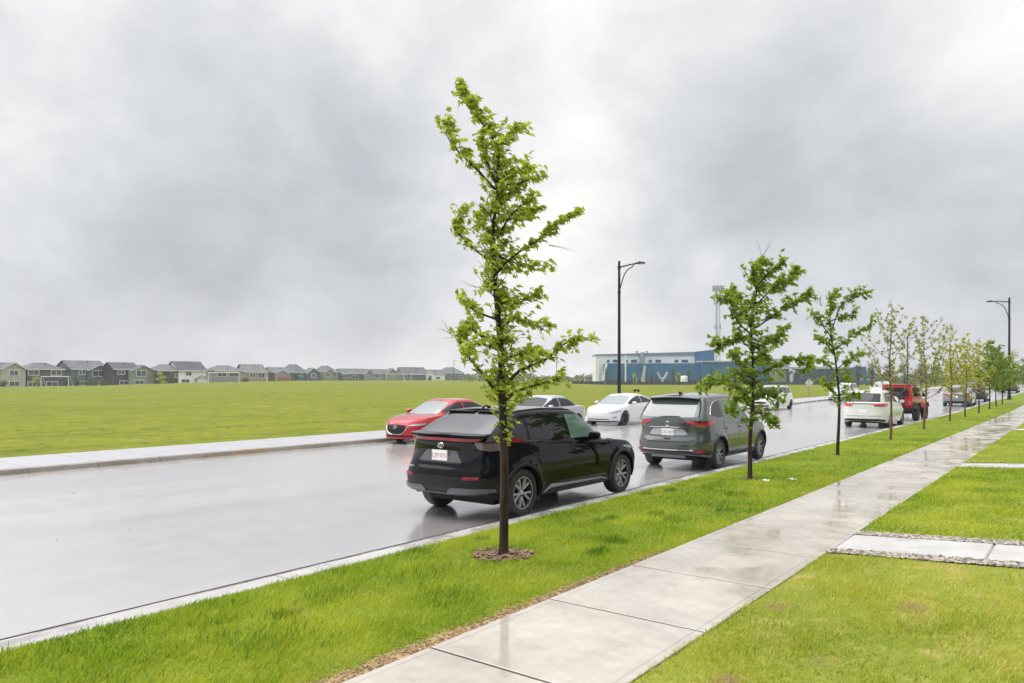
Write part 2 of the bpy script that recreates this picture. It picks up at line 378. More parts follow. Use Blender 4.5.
def rise(y): return .22 * sst(y, 48, 78) + .30 * sst(y, 78, 120) + .35 * sst(y, 120, 200)
def W2(u, d): lat = (u - U0) / F * d; return (-SA * d + CA * lat, CA * d + SA * lat)
def fwd(x, y): return -SA * x + CA * y
def lat(x, y): return CA * x + SA * y
# ------------------------------------------------------------------ setting
ZE = [(-400, 0.0, 220), (0, 0.05, 200), (100, .35, 215), (200, 1.2, 225), (300, 1.7, 280), (460, 1.7, 400), (560, 1.2, 260), (600, .55, 222), (900, .6, 230), (1100, .6, 250)]
def edge_at(u):
    for (a, z0, d0), (b, z1, d1) in zip(ZE, ZE[1:]):
        if a <= u <= b:
            t = (u - a) / (b - a); return z0 + (z1 - z0) * t, d0 + (d1 - d0) * t
    return (ZE[0][1:] if u < ZE[0][0] else ZE[-1][1:])
def ground_z(x, y):
    if x > -21.33 and y < 215: return -.12 + rise(y)
    d = fwd(x, y)
    if x <= -21.33:
        base = .15 + rise(max(y, 0)) * max(0, 1 - (-x - 21.33) / 15)
        if d < 20: return base
        u = U0 + F * lat(x, y) / d
        ze, de = edge_at(u)
        t = (d - 45) / (de - 45); t = max(0, min(1, t))
        return base * (1 - t) + (ze + .0) * (t ** 1.15) if t > 0 else base
    return rise(y) + 1.9 * sst(y, 215, 260)
xs = [-1800, -1200, -800, -600] + list(np.arange(-500, -120, 12.)) + list(np.arange(-120, -24, 4.)) + [-22.5, -21.34, -21.32, -6, 5, 20, 50, 90, 150, 250, 400, 700, 1500]
ys = [-400, -100, -20] + list(np.arange(0, 120, 4.)) + list(np.arange(120, 520, 12.)) + [600, 800, 1200, 1800, 2500]
V = [(x, y, ground_z(x, y)) for y in ys for x in xs]; nx = len(xs)
Fc = [(j * nx + i, j * nx + i + 1, (j + 1) * nx + i + 1, (j + 1) * nx + i) for j in range(len(ys) - 1) for i in range(nx - 1)]
tag(link('ground', mesh(V, Fc, 60), 'turf_field'), kind='structure')

def strip(name, mat, prof, y0, y1, dy, zf=rise):
    """prof: (x, z) across; extruded along the street"""
    Y = list(np.arange(y0, y1, dy)) + [y1]; k = len(prof)
    V = [(px, y, pz + zf(y)) for y in Y for px, pz in prof]
    Fc = [(j * k + i, j * k + i + 1, (j + 1) * k + i + 1, (j + 1) * k + i) for j in range(len(Y) - 1) for i in range(k - 1)]
    return tag(link(name, mesh(V, Fc, 40), mat), kind='structure')
strip('road', 'wet_asphalt', [(-18.9, 0), (-16, .03), (-12.8, .05), (-9.5, .03), (-6.75, 0)], -25, 214, 3)
strip('kerb', 'concrete_kerb', [(-6.93, .004), (-6.92, .010), (-6.50, .022), (-6.455, .055), (-6.44, .135), (-6.42, .15), (-6.205, .154), (-6.19, .14), (-6.19, .0)], -25, 214, 3)
strip('far_pavement', 'concrete_far', [(-21.34, .0), (-21.33, .165), (-18.90, .138), (-18.901, .1)], -25, 214, 3)
strip('far_kerb', 'concrete_stained', [(-18.90, .1), (-18.898, .1385), (-18.82, .134), (-18.79, .118), (-18.765, .02), (-18.70, .008), (-18.69, -.01)], -25, 214, 3)
strip('kerb_seam', 'joint_dirt', [(-6.952, .0), (-6.950, .0135), (-6.932, .0135), (-6.930, .0)], -25, 214, 3)
o = strip('verge', 'turf_verge', [(-6.192, .0), (-6.192, .146), (-6.1, .160), (-5.4, .195), (-4.6, .21), (-4.0, .225), (-3.70, .235), (-3.63, .215), (-3.63, .1)], -25, 214, 3)
# pavement of slabs with tooled joints
mb = MB(); S = 1.45; y = -8.0 + .35
J = 5.25 - 1.45 * 9
for k in range(140):
    a = J + k * S; b = a + S - .024; z = .25 + rise((a + b) / 2); dz = rise(b) - rise(a)
    e = .012; x0, x1 = -3.625, -2.235
    def ring(i, zz): return [(x0 + i, a + i, z + zz - dz / 2), (x1 - i, a + i, z + zz - dz / 2), (x1 - i, b - i, z + zz + dz / 2), (x0 + i, b - i, z + zz + dz / 2)]
    vs = ring(0, -.12) + ring(0, -.004) + ring(.006, 0)
    fs = [(r * 4 + i, r * 4 + (i + 1) % 4, r * 4 + 4 + (i + 1) % 4, r * 4 + 4 + i) for r in range(2) for i in range(4)] + [(8, 9, 10, 11)]
    mb.add(vs, fs)
tag(mb.build('pavement', 'concrete_walk'), kind='structure')
strip('pavement_base', 'joint_dirt', [(-3.63, .1), (-3.62, .18), (-2.24, .18), (-2.23, .1)], -25, 180, 3)
# sloping lawns to the right, front walks and their gravel borders
SL = .055
def lz(x): return .245 + SL * (x + 2.22)
def lawn(y0, y1):
    X = [-2.232, -2.23, -2.1, -1.8, -1.2, 0, 3, 8, 16, 30, 80]; Y = list(np.arange(y0, y1, 1.0)) + [y1]; Y = sorted(set(round(q, 3) for q in Y)); k = len(X)
    V = [(x, y, (.1 if i == 0 else lz(x) - (.01 if i == 1 else 0)) + rise(y) + .006 * math.sin(x * 3.1 + y * 2.3)) for y in Y for i, x in enumerate(X)]
    Fc = [(j * k + i, j * k + i + 1, (j + 1) * k + i + 1, (j + 1) * k + i) for j in range(len(Y) - 1) for i in range(k - 1)]
    return mesh(V, Fc, 50)
WALKS = [(8.66, 9.58), (18.45, 19.25), (33.0, 33.8), (47, 47.8)]
G = .23
ya = -25
VB = []; 
cuts = []
for a, b in WALKS: cuts.append((ya, a - G)); ya = b + G
cuts.append((ya, 180))
for a, b in cuts: tag(link('lawn', lawn(a, b), 'turf_lawn'), kind='structure')
for a, b in WALKS:
    mb = MB(); xx = -2.225
    for ln in (1.42, 1.5, 1.5, 1.5, 1.5, 1.5, 1.5):
        x1 = xx + ln; z0, z1 = lz(xx) + rise(a) + .012, lz(x1) + rise(a) + .012; e = .012
        def ring(i, q): return [(xx + i, a + i, z0 + q), (x1 - .014 - i, a + i, z1 + q), (x1 - .014 - i, b - i, z1 + q), (xx + i, b - i, z0 + q)]
        mb.add(ring(0, -.12) + ring(0, -.01) + ring(e, 0), [(r * 4 + i, r * 4 + (i + 1) % 4, r * 4 + 4 + (i + 1) % 4, r * 4 + 4 + i) for r in range(2) for i in range(4)] + [(8, 9, 10, 11)])
        xx = x1
    mb.add([(-2.225, a, lz(-2.225) + rise(a) - .012), (8, a, lz(8) + rise(a) - .012), (8, b, lz(8) + rise(a) - .012), (-2.225, b, lz(-2.225) + rise(a) - .012)], [(0, 1, 2, 3)])
    tag(mb.build('front_path', 'concrete_path'), kind='structure')
    mb = MB()
    for p0, p1 in ((a - G, a), (b, b + G)):
        mb.add([(-2.23, p0, lz(-2.23) + rise(a) - .02), (12, p0, lz(12) + rise(a) - .02), (12, p1, lz(12) + rise(a) - .02), (-2.23, p1, lz(-2.23) + rise(a) - .02)], [(0, 1, 2, 3)])
    tag(mb.build('gravel_bed', 'gravel'), kind='structure')
# loose stones of the first two gravel borders
def stones(name, y0s, n, x1):
    base = np.array([(1, 0, 0), (0, 1, 0), (-1, 0, 0), (0, -1, 0), (0, 0, .8), (0, 0, -.8), (.7, .7, .45), (-.7, .7, .4), (-.7, -.7, .45), (.7, -.7, .35)])
    tris = [(0, 6, 4), (6, 1, 4), (1, 7, 4), (7, 2, 4), (2, 8, 4), (8, 3, 4), (3, 9, 4), (9, 0, 4), (0, 6, 5), (6, 1, 5), (1, 7, 5), (7, 2, 5), (2, 8, 5), (8, 3, 5), (3, 9, 5), (9, 0, 5)]
    Vs, Fs, T = [], [], []
    for (p0, p1) in y0s:
        for i in range(n):
            x = random.uniform(-2.22, x1); y = random.uniform(p0, p1); r = random.uniform(.011, .024)
            q = random.uniform(0, 6.28); c, s_ = math.cos(q), math.sin(q); sc_ = np.array([random.uniform(.7, 1.4), random.uniform(.7, 1.2), random.uniform(.5, .9)]) * r
            bb = base * sc_; bb = np.stack([bb[:, 0] * c - bb[:, 1] * s_, bb[:, 0] * s_ + bb[:, 1] * c, bb[:, 2]], 1) + np.array([x, y, lz(x) + rise(y) + .004 + r * .5])
            k = len(Vs) * 10; Vs.append(bb); Fs += [tuple(k + t for t in tr) for tr in tris]; T.append(np.tile([random.random(), 0, 0, 1], (10, 1)))
    Fi = np.array(Fs)
    return tag(fromsoup(name, np.concatenate(Vs), Fi.ravel(), [3] * len(Fi), 'stone', np.concatenate(T), smooth=True), kind='stuff')
a, b = WALKS[0]
stones('gravel', [(a - G, a), (b, b + G)], 2400, .6)

# ---- grass blades
def grass(name, mat, pts, h, wd, lean=(.35, .25), dryp=.5):
    n = len(pts); q = rng.uniform(0, 2 * math.pi, n); hh = h * rng.uniform(.4, 1.3, n) * (1 + .35 * np.sin(pts[:, 0] * 5.1 + np.sin(pts[:, 1] * 3.7)) * np.sin(pts[:, 1] * 4.3)); ww = wd * rng.uniform(.7, 1.3, n)
    dx, dy = np.cos(q) * ww, np.sin(q) * ww
    lx = rng.normal(0, .38, n) * hh + lean[0] * hh * .8; ly = rng.normal(0, .38, n) * hh + lean[1] * hh * .8
    b0 = pts + np.stack([dx, dy, 0 * dx], 1); b1 = pts - np.stack([dx, dy, 0 * dx], 1)
    mid = pts + np.stack([lx * .35, ly * .35, hh * .6], 1); m0 = mid + np.stack([dx, dy, 0 * dx], 1) * .7; m1 = mid - np.stack([dx, dy, 0 * dx], 1) * .7
    t = pts + np.stack([lx, ly, hh * .97], 1)
    V = np.stack([b0, b1, m1, m0, t], 1).reshape(-1, 3)
    o = np.arange(n)[:, None] * 5
    Fi = np.concatenate([o + np.array([[0, 1, 2, 3]]), o + np.array([[3, 2, 4]])], 1).ravel()
    nv = np.tile([4, 3], n)
    tn = rng.random(n); dr = rng.random(n) ** (1 / dryp)
    T = np.repeat(np.stack([tn, dr, tn * 0, tn * 0 + 1], 1), 5, axis=0)
    return tag(fromsoup(name, V, Fi, nv, mat, T), kind='stuff')
def vz(x): return np.interp(x, [-6.27, -6.1, -5.4, -4.6, -4.0, -3.7, -3.63], [.142, .16, .195, .21, .225, .235, .215])
risev = np.vectorize(rise)
def scatter(x0, x1, y0, y1, dens, zf, keep=None):
    n = int((x1 - x0) * (y1 - y0) * dens); x = rng.uniform(x0, x1, n); y = rng.uniform(y0, y1, n)
    if keep is not None: k = keep(x, y); x, y = x[k], y[k]
    return np.stack([x, y, zf(x) + risev(y) - .004], 1)
TREES = [(-5.02, 6.38), (-5.12, 14.1), (-4.95, 19.7), (-5.0, 26.2), (-4.97, 32.25), (-5.05, 39.6), (-4.95, 44.0), (-5.0, 50.0), (-5.0, 55.8), (-5.0, 60.3), (-5.0, 64.5)]
def keepv(x, y):
    # worn soil edge beside the pavement and mulch rings round the trees
    e = .5 + .5 * np.sin(y * 1.7) * np.sin(y * .63 + 1); lim = -3.66 - .27 * e * np.clip((7.5 - y) / 3, .0, 1)
    k = (x < lim) | (rng.random(len(x)) < .06) | ((y > 7.5))
    for i, (tx, ty) in enumerate(TREES[:4]):
        rr = .33 if i == 0 else .16
        dd = np.hypot((x - tx), (y - ty)) + .10 * np.sin(7 * np.arctan2(y - ty, x - tx))
        k &= (dd > rr * .95) | (rng.random(len(x)) < .10)
    # bald thin patches
    return k
P_ = [scatter(-6.17, -3.62, -5, 0, 1600, vz, keepv), scatter(-6.17, -3.62, .0, 4, 4200, vz, keepv), scatter(-6.17, -3.62, 4, 9, 3400, vz, keepv)]
grass('verge_grass', 'blade_verge', np.concatenate(P_), .046, .0030)
grass('verge_grass_far', 'blade_verge', np.concatenate([scatter(-6.19, -3.62, 9, 16, 1500, vz, keepv), scatter(-6.19, -3.62, 16, 30, 600, vz, keepv), scatter(-6.19, -3.62, 30, 60, 200, vz)]), .046, .0055)
lzv = lambda x: .245 + SL * (x + 2.22)
BALD = ((-1.35, 5.0, .13), (-2.0, 6.1, .12), (-1.1, 6.6, .10), (-1.75, 4.4, .09))
def thin(x, y):
    k = rng.random(len(x)) < np.clip(.55 + .6 * np.sin(x * 2.3 + 1.3 * np.sin(y * 1.1)) * np.sin(y * 1.9 + x), .35, 1)
    for bx0, by0, r0 in BALD: k &= (np.hypot(x - bx0, y - by0) > r0 * (.7 + .5 * rng.random(len(x)))) | (rng.random(len(x)) < .12)
    return k
L1 = [np.concatenate([scatter(-2.25, .5, 2.6, WALKS[0][0] - G - .02, 4600, lzv, thin), scatter(.5, 4, 0, WALKS[0][0] - G - .02, 1500, lzv, thin), scatter(-2.25, .5, -3, 2.6, 1500, lzv, thin)]), scatter(-2.24, -.0, WALKS[0][1] + G + .02, 18.3, 1700, lzv)]
grass('lawn_grass', 'blade_lawn', L1[0], .036, .0028, dryp=.85)
grass('lawn_grass_far', 'blade_verge', np.concatenate([L1[1], scatter(0, 4, WALKS[0][1] + G + .02, 18.2, 500, lzv), scatter(-2.24, -.5, 19.4, 32.8, 600, lzv), scatter(-2.24, -1, 34, 55, 220, lzv)]), .045, .005)
tf = []
for k in range(46):
    cx, cy = random.uniform(-6.1, -3.8), random.uniform(1.0, 13.0); n_ = random.randint(60, 220); rr_ = random.uniform(.05, .16)
    q = rng.normal(0, rr_, (n_, 2)); X_ = cx + q[:, 0]; Y_ = cy + q[:, 1] * 1.3; k_ = (X_ < -3.66) & (X_ > -6.17); X_, Y_ = X_[k_], Y_[k_]; tf.append(np.stack([X_, Y_, vz(X_) - .004], 1))
blade('blade_tuft', (.05, .12, .006), (.14, .28, .012), (.20, .33, .02), (.3, .3, .08))
grass('grass_tufts', 'blade_tuft', np.concatenate(tf), .075, .0034)
st_ = scatter(-3.95, -3.63, 1, 7.6, 1500, vz, lambda x, y: rng.random(len(x)) < np.clip((x + 3.98) / .3, 0, 1))
blade('blade_straw', (.38, .27, .12), (.62, .47, .24), (.55, .42, .2), (.6, .5, .3)); bl_ = [np.stack([bx0 + rng.normal(0, r0 * .6, 420), by0 + rng.normal(0, r0 * .7, 420), np.zeros(420)], 1) for bx0, by0, r0 in BALD]
bl_ = np.concatenate(bl_); bl_[:, 2] = lzv(bl_[:, 0]) - .002
grass('dry_grass', 'blade_straw', np.concatenate([st_, bl_]), .022, .0026)
# mulch chips round the first trees
mb = MB()
for i, (tx, ty) in enumerate(TREES[:2]):
    for k in range(420 if i == 0 else 60):
        r = (.33 if i == 0 else .2) * math.sqrt(random.random()); q = random.uniform(0, 6.28); x, y = tx + r * math.cos(q), ty + r * math.sin(q)
        z = float(vz(x)) + .012 + random.uniform(0, .02); a = random.uniform(0, 6.28); l_, w_ = random.uniform(.012, .035), random.uniform(.006, .014)
        c, s_ = math.cos(a), math.sin(a); tz = random.uniform(-.01, .012)
        mb.add([(x - c * l_ - s_ * w_, y - s_ * l_ + c * w_, z), (x - c * l_ + s_ * w_, y - s_ * l_ - c * w_, z), (x + c * l_ + s_ * w_, y + s_ * l_ - c * w_, z + tz), (x + c * l_ - s_ * w_, y + s_ * l_ + c * w_, z + tz),
                (x, y, z - .01)], [(0, 1, 2, 3), (0, 1, 4), (1, 2, 4), (2, 3, 4), (3, 0, 4)])
tag(mb.build('mulch', 'mulch'), kind='stuff')
mb = MB()   # earth and straw crumbs on the worn edge
for k in range(2600):
    y = random.uniform(1.5, 7.5); x = -3.64 - abs(random.gauss(0, .12)) * (1.1 - y / 9); z = float(vz(x)) + .006; a = random.uniform(0, 6.28); l_, w_ = random.uniform(.006, .02), random.uniform(.002, .008); c, s_ = math.cos(a), math.sin(a)
    mb.add([(x - c * l_ - s_ * w_, y - s_ * l_ + c * w_, z), (x - c * l_ + s_ * w_, y - s_ * l_ - c * w_, z), (x + c * l_, y + s_ * l_, z + .006), (x, y, z - .008)], [(0, 1, 2), (0, 1, 3), (1, 2, 3), (2, 0, 3)])
simple('soil', (.50, .34, .20), .85, var=.3, scale=20)
tag(mb.build('soil_crumbs', 'soil'), kind='stuff')
# specks of dirt and leaf on the road
mb = MB()
for k in range(26):
    x = random.uniform(-16, -7.2); y = random.uniform(4, 16); r = random.uniform(.008, .02); a = random.uniform(0, 6.28)
    rz_ = float(np.interp(x, [-18.9, -16, -12.8, -9.5, -6.75], [0, .03, .05, .03, 0])) + .002
    mb.add([(x + r * math.cos(a + t) * q, y + r * math.sin(a + t) * q, rz_ + zz) for t, q, zz in ((0, 1.6, .0), (1.6, .6, .006), (3.1, 1.2, .0), (4.7, .7, .008))], [(0, 1, 2), (0, 2, 3)])
tag(mb.build('road_debris', 'debris'), kind='stuff')
# ------------------------------------------------------------------ cars
def ip(tab, x): return np.interp(x, [t[0] for t in tab], [t[1] for t in tab])
def smooth_tab(tab, k=12):
    xs_ = np.linspace(tab[0][0], tab[-1][0], 160); ys_ = ip(tab, xs_); n = len(xs_)
    ker = np.hanning(k + 2)[1:-1]; ker /= ker.sum(); pad = np.concatenate([2 * ys_[0] - ys_[1:k + 1][::-1], ys_, 2 * ys_[-1] - ys_[-k - 1:-1][::-1]])
    sm = np.convolve(pad, ker, 'same')[k:k + n]; return list(zip(xs_, sm))
class Stack:
    """shell described by plan outlines: half width, rear and front x as functions of height"""
    def __init__(s, W, XR, XF, n=10., m=3., nf=None, mf=None, zt=None, zb=None, crown=.03, cols=200):
        s.W, s.XR, s.XF, s.n, s.m, s.nf, s.mf = W, XR, XF, n, m, nf or n, mf or m
        s.zt, s.zb, s.crown, s.cols = zt, zb, crown, cols
        zs = [W[0][0], W[-1][0]]; s.zl = np.linspace(zs[0], zs[1], 40); s.tab = []; s.arc = []
        for z in s.zl:
            w_, xr, xf = ip(W, z), ip(XR, z), ip(XF, z); xc, h = (xr + xf) / 2, (xf - xr) / 2
            t = np.linspace(0, math.pi, 1601); a = np.cos(t); X = []; 
            xi = -np.sign(a) * np.abs(a) ** (.35); yy = np.zeros_like(xi)
            neg = xi < 0
            yy = np.where(neg, (1 - np.abs(xi) ** s.n).clip(0) ** (1 / s.m), (1 - np.abs(xi) ** s.nf).clip(0) ** (1 / s.mf))
            # refine ends by sampling y instead of x
            yq = np.linspace(0, .97, 300); xr_ = -(1 - yq ** s.m) ** (1 / s.n); xf_ = (1 - yq ** s.mf) ** (1 / s.nf)
            mid = (xi > xr_[-1]) & (xi < xf_[-1])
            px = np.concatenate([xr_, xi[mid], xf_[::-1]]); py = np.concatenate([yq, yy[mid], yq[::-1]])
            px = xc + h * px; py = w_ * py
            sg = np.concatenate([[0], np.cumsum(np.hypot(np.diff(px), np.diff(py)))])
            q = np.linspace(0, sg[-1], cols + 1)
            s.tab.append(np.stack([np.interp(q, sg, px), np.interp(q, sg, py)], 1)); s.arc.append(sg[-1])
        s.tab = np.array(s.tab); s.arc = np.array(s.arc)
    def at(s, i, z):
        f = np.clip((z - s.zl[0]) / (s.zl[-1] - s.zl[0]) * 39, 0, 38.9999); a = f.astype(int); t = (f - a)[:, None]
        ii = np.clip(i, 0, s.cols); i0 = np.minimum(ii.astype(int), s.cols - 1); ti = (ii - i0)[:, None]
        g = lambda aa: s.tab[aa, i0] * (1 - ti) + s.tab[aa, i0 + 1] * ti
        return g(a) * (1 - t) + g(a + 1) * t
    def side(s, x, z):
        w_, xr, xf = ip(s.W, z), ip(s.XR, z), ip(s.XF, z); xi = (x - (xr + xf) / 2) / ((xf - xr) / 2)
        n_, m_ = (s.n, s.m) if xi < 0 else (s.nf, s.mf)
        return w_ * max(0, 1 - min(1, abs(xi)) ** n_) ** (1 / m_)
    def end(s, y, z, front):
        w_, xr, xf = ip(s.W, z), ip(s.XR, z), ip(s.XF, z); yy = min(.9995, abs(y) / w_)
        n_, m_ = (s.nf, s.mf) if front else (s.n, s.m)
        q = (1 - yy ** m_) ** (1 / n_); return (xr + xf) / 2 + (xf - xr) / 2 * (q if front else -q)
    def wrap(s, a, z, front, side):
        arc = np.interp(z, s.zl, s.arc); i = np.array([a / arc * s.cols]); i = s.cols - i if front else i
        x, y = s.at(i, np.array([z]))[0]; return x, y * side
    def body(s, rows, flare=None):
        c = np.arange(s.cols + 1.); G = []
        for v in rows:
            z = np.full(s.cols + 1, float(np.mean(s.zl)))
            for k in range(24):
                xy = s.at(c, z); zb_ = s.zb(xy[:, 0]); zt_ = s.zt(xy[:, 0])
                z = z + .6 * (zb_ + (zt_ - zb_) * v - z)
            y = xy[:, 1].copy()
            if flare is not None: y += flare(xy[:, 0], z) * (y > .3)
            G.append(np.stack([xy[:, 0], y, z], 1))
        G = np.array(G); nr, nc = G.shape[:2]; Vs = []; Fs = []
        for sgn in (1, -1):
            b = len(Vs); Vs += [(p[0], p[1] * sgn, p[2]) for row in G for p in row]
            for r in range(nr - 1):
                for k in range(nc - 1):
                    q = (b + r * nc + k, b + r * nc + k + 1, b + (r + 1) * nc + k + 1, b + (r + 1) * nc + k)
                    Fs.append(q if sgn < 0 else q[::-1])
        # top deck across
        top = G[-1]; b = len(Vs); J = np.linspace(1, -1, 21); J = np.sign(J) * np.abs(J) ** .75
        for p in top:
            for j in J: Vs.append((p[0], p[1] * j, p[2] + s.crown * (1 - j * j) * min(1, p[1] / .35)))
        for k in range(nc - 1):
            for j in range(20): Fs.append((b + k * 21 + j, b + k * 21 + j + 1, b + (k + 1) * 21 + j + 1, b + (k + 1) * 21 + j)[::-1])
        return Vs, Fs
def patch(mb, f, st, off, nrow=6, depth=.012, na=24):
    """sheet over a surface: f(a, z) -> point; st = [(a, z0, z1)...]; rim goes back into the surface"""
    A = []
    for (a0, l0, h0), (a1, l1, h1) in zip(st, st[1:]):
        k = max(1, int(round(na * abs(a1 - a0) / abs(st[-1][0] - st[0][0]))))
        for t in range(k): q = t / k; A.append((a0 + (a1 - a0) * q, l0 + (l1 - l0) * q, h0 + (h1 - h0) * q))
    A.append(st[-1]); P = []; e = 1e-3; cen = Vector((2.3, 0, .8))
    for a, l, h in A:
        for r in range(nrow + 1):
            z = l + (h - l) * r / nrow; p = Vector(f(a, z)); n = (Vector(f(a + e, z)) - p).cross(Vector(f(a, z + e)) - p)
            if n.length < 1e-12: n = p - cen
            n.normalize()
            if n.dot(p - cen) < 0: n = -n
            P.append((p + n * off, p - n * depth))
    k = nrow + 1; nA = len(A); vs = [p[0] for p in P]; fs = [(i * k + r, (i + 1) * k + r, (i + 1) * k + r + 1, i * k + r + 1) for i in range(nA - 1) for r in range(nrow)]
    per = [i * k for i in range(nA)] + [(nA - 1) * k + r for r in range(1, k)] + [i * k + nrow for i in range(nA - 2, -1, -1)] + [r for r in range(nrow - 1, 0, -1)]
    b = len(vs); vs += [P[i][1] for i in per]; n = len(per)
    fs += [(per[i], per[(i + 1) % n], b + (i + 1) % n, b + i) for i in range(n)]
    mb.add(vs, fs)
def sidef(S, sg): return lambda x, z: (x, S.side(x, z) * sg, z)
def endf(S, fr): return lambda y, z: (S.end(y, z, fr), y, z)
def wrapf(S, fr, sg): return lambda a, z: (*S.wrap(a, z, fr, sg), z)

WHEELS = {}
def wheel_meshes(kind, r, wd):
    key = (kind, r, wd)
    if key in WHEELS: return WHEELS[key]
    h = wd / 2; rr = r * (.66 if kind != 'offroad' else .55)
    mb = MB(); mb.lathe([(rr, -h * .9), (rr + .012, -h), (r * .86, -h * 1.04), (r * .955, -h * .93), (r * .99, -h * .7), (r, -h * .35), (r, h * .35), (r * .99, h * .7), (r * .955, h * .93), (r * .86, h * 1.04), (rr + .012, h), (rr, h * .9)], 56)
    ty = mesh(mb.v, mb.f, 50, 'tyre'); 
    # rim: outward is -y
    mb = MB(); o = -h * .86
    mb.lathe([(rr, h * .8), (rr - .02, h * .2), (rr - .03, -h * .3), (rr - .012, o + .012), (rr + .004, o), (rr + .006, o - .006), (rr - .012, o - .004), (rr - .022, o + .01), (rr - .03, -h * .2)], 56)
    mb.lathe([(0, -h * .05), (rr - .02, -h * .05)], 32)
    dark = mesh(mb.v, mb.f, 40, 'rim')
    mb = MB(); sp = {'ev': 5, 'five': 5, 'multi': 10, 'offroad': 5, 'aero': 10}[kind]
    for k in range(sp):
        a = 2 * math.pi * k / sp + .3
        def rot(p, a=a): return (p[0] * math.cos(a) - p[2] * math.sin(a), p[1], p[0] * math.sin(a) + p[2] * math.cos(a))
        arms = [(-.035, -.085), (.035, .085)] if kind in ('ev', 'five') else [(0, 0)]
        for w0, w1 in arms:
            ww0, ww1 = (.012, .015) if kind != 'offroad' else (.045, .035)
            if kind in ('multi',): ww0, ww1 = .014, .014
            pts = [(.05, w0 - ww0), (.05, w0 + ww0), (rr - .008, w1 * rr / .24 + ww1), (rr - .008, w1 * rr / .24 - ww1)]
            vs = [rot((x, o + .016 - .012 * (x > .1), z)) for x, z in pts] + [rot((x, o + .05, z)) for x, z in pts]
            mb.add(vs, [(0, 1, 2, 3), (0, 4, 5, 1), (1, 5, 6, 2), (2, 6, 7, 3), (3, 7, 4, 0)])
    mb.lathe([(0, o + .008), (.028, o + .010), (.04, o + .02), (.05, o + .06)], 24)
    mb.lathe([(rr + .007, o - .007), (rr - .010, o - .0075)], 56)
    fa = mesh(mb.v, mb.f, 30, 'spokes')
    WHEELS[key] = (ty, dark, fa); return WHEELS[key]
def add_wheels(root, xa, half, r, wd, kind, face='rim_machined', spare=None):
    ty, dk, fa = wheel_meshes(kind, r, wd)
    if not ty.materials: ty.materials.append(MATS['tyre_rubber']); dk.materials.append(MATS['rim_dark']); fa.materials.append(MATS[face])
    if fa.materials[0] is not MATS[face]: fa = fa.copy(); fa.materials[0] = MATS[face]
    for x in xa:
        for sg in (-1, 1):
            e = empty('wheel', (x, sg * half, r)); e.parent = root
            if sg > 0: e.rotation_euler = (0, 0, math.pi)
            for nm, me in (('tyre', ty), ('rim', dk), ('spokes', fa)):
                o = bpy.data.objects.new(nm, me); COL.objects.link(o); o.parent = e
def letters(root, txt, loc, size, rot, mat, name='plate_letters'):
    cu = bpy.data.curves.new(name, 'FONT'); cu.body = txt; cu.size = size; cu.align_x = 'CENTER'; cu.align_y = 'CENTER'; cu.extrude = .001
    t = bpy.data.objects.new(name, cu); COL.objects.link(t); dg = bpy.context.evaluated_depsgraph_get()
    me = bpy.data.meshes.new_from_object(t.evaluated_get(dg)); bpy.data.objects.remove(t); me.materials.clear()
    o = link(name, me, mat, root, loc); o.rotation_euler = rot; return o
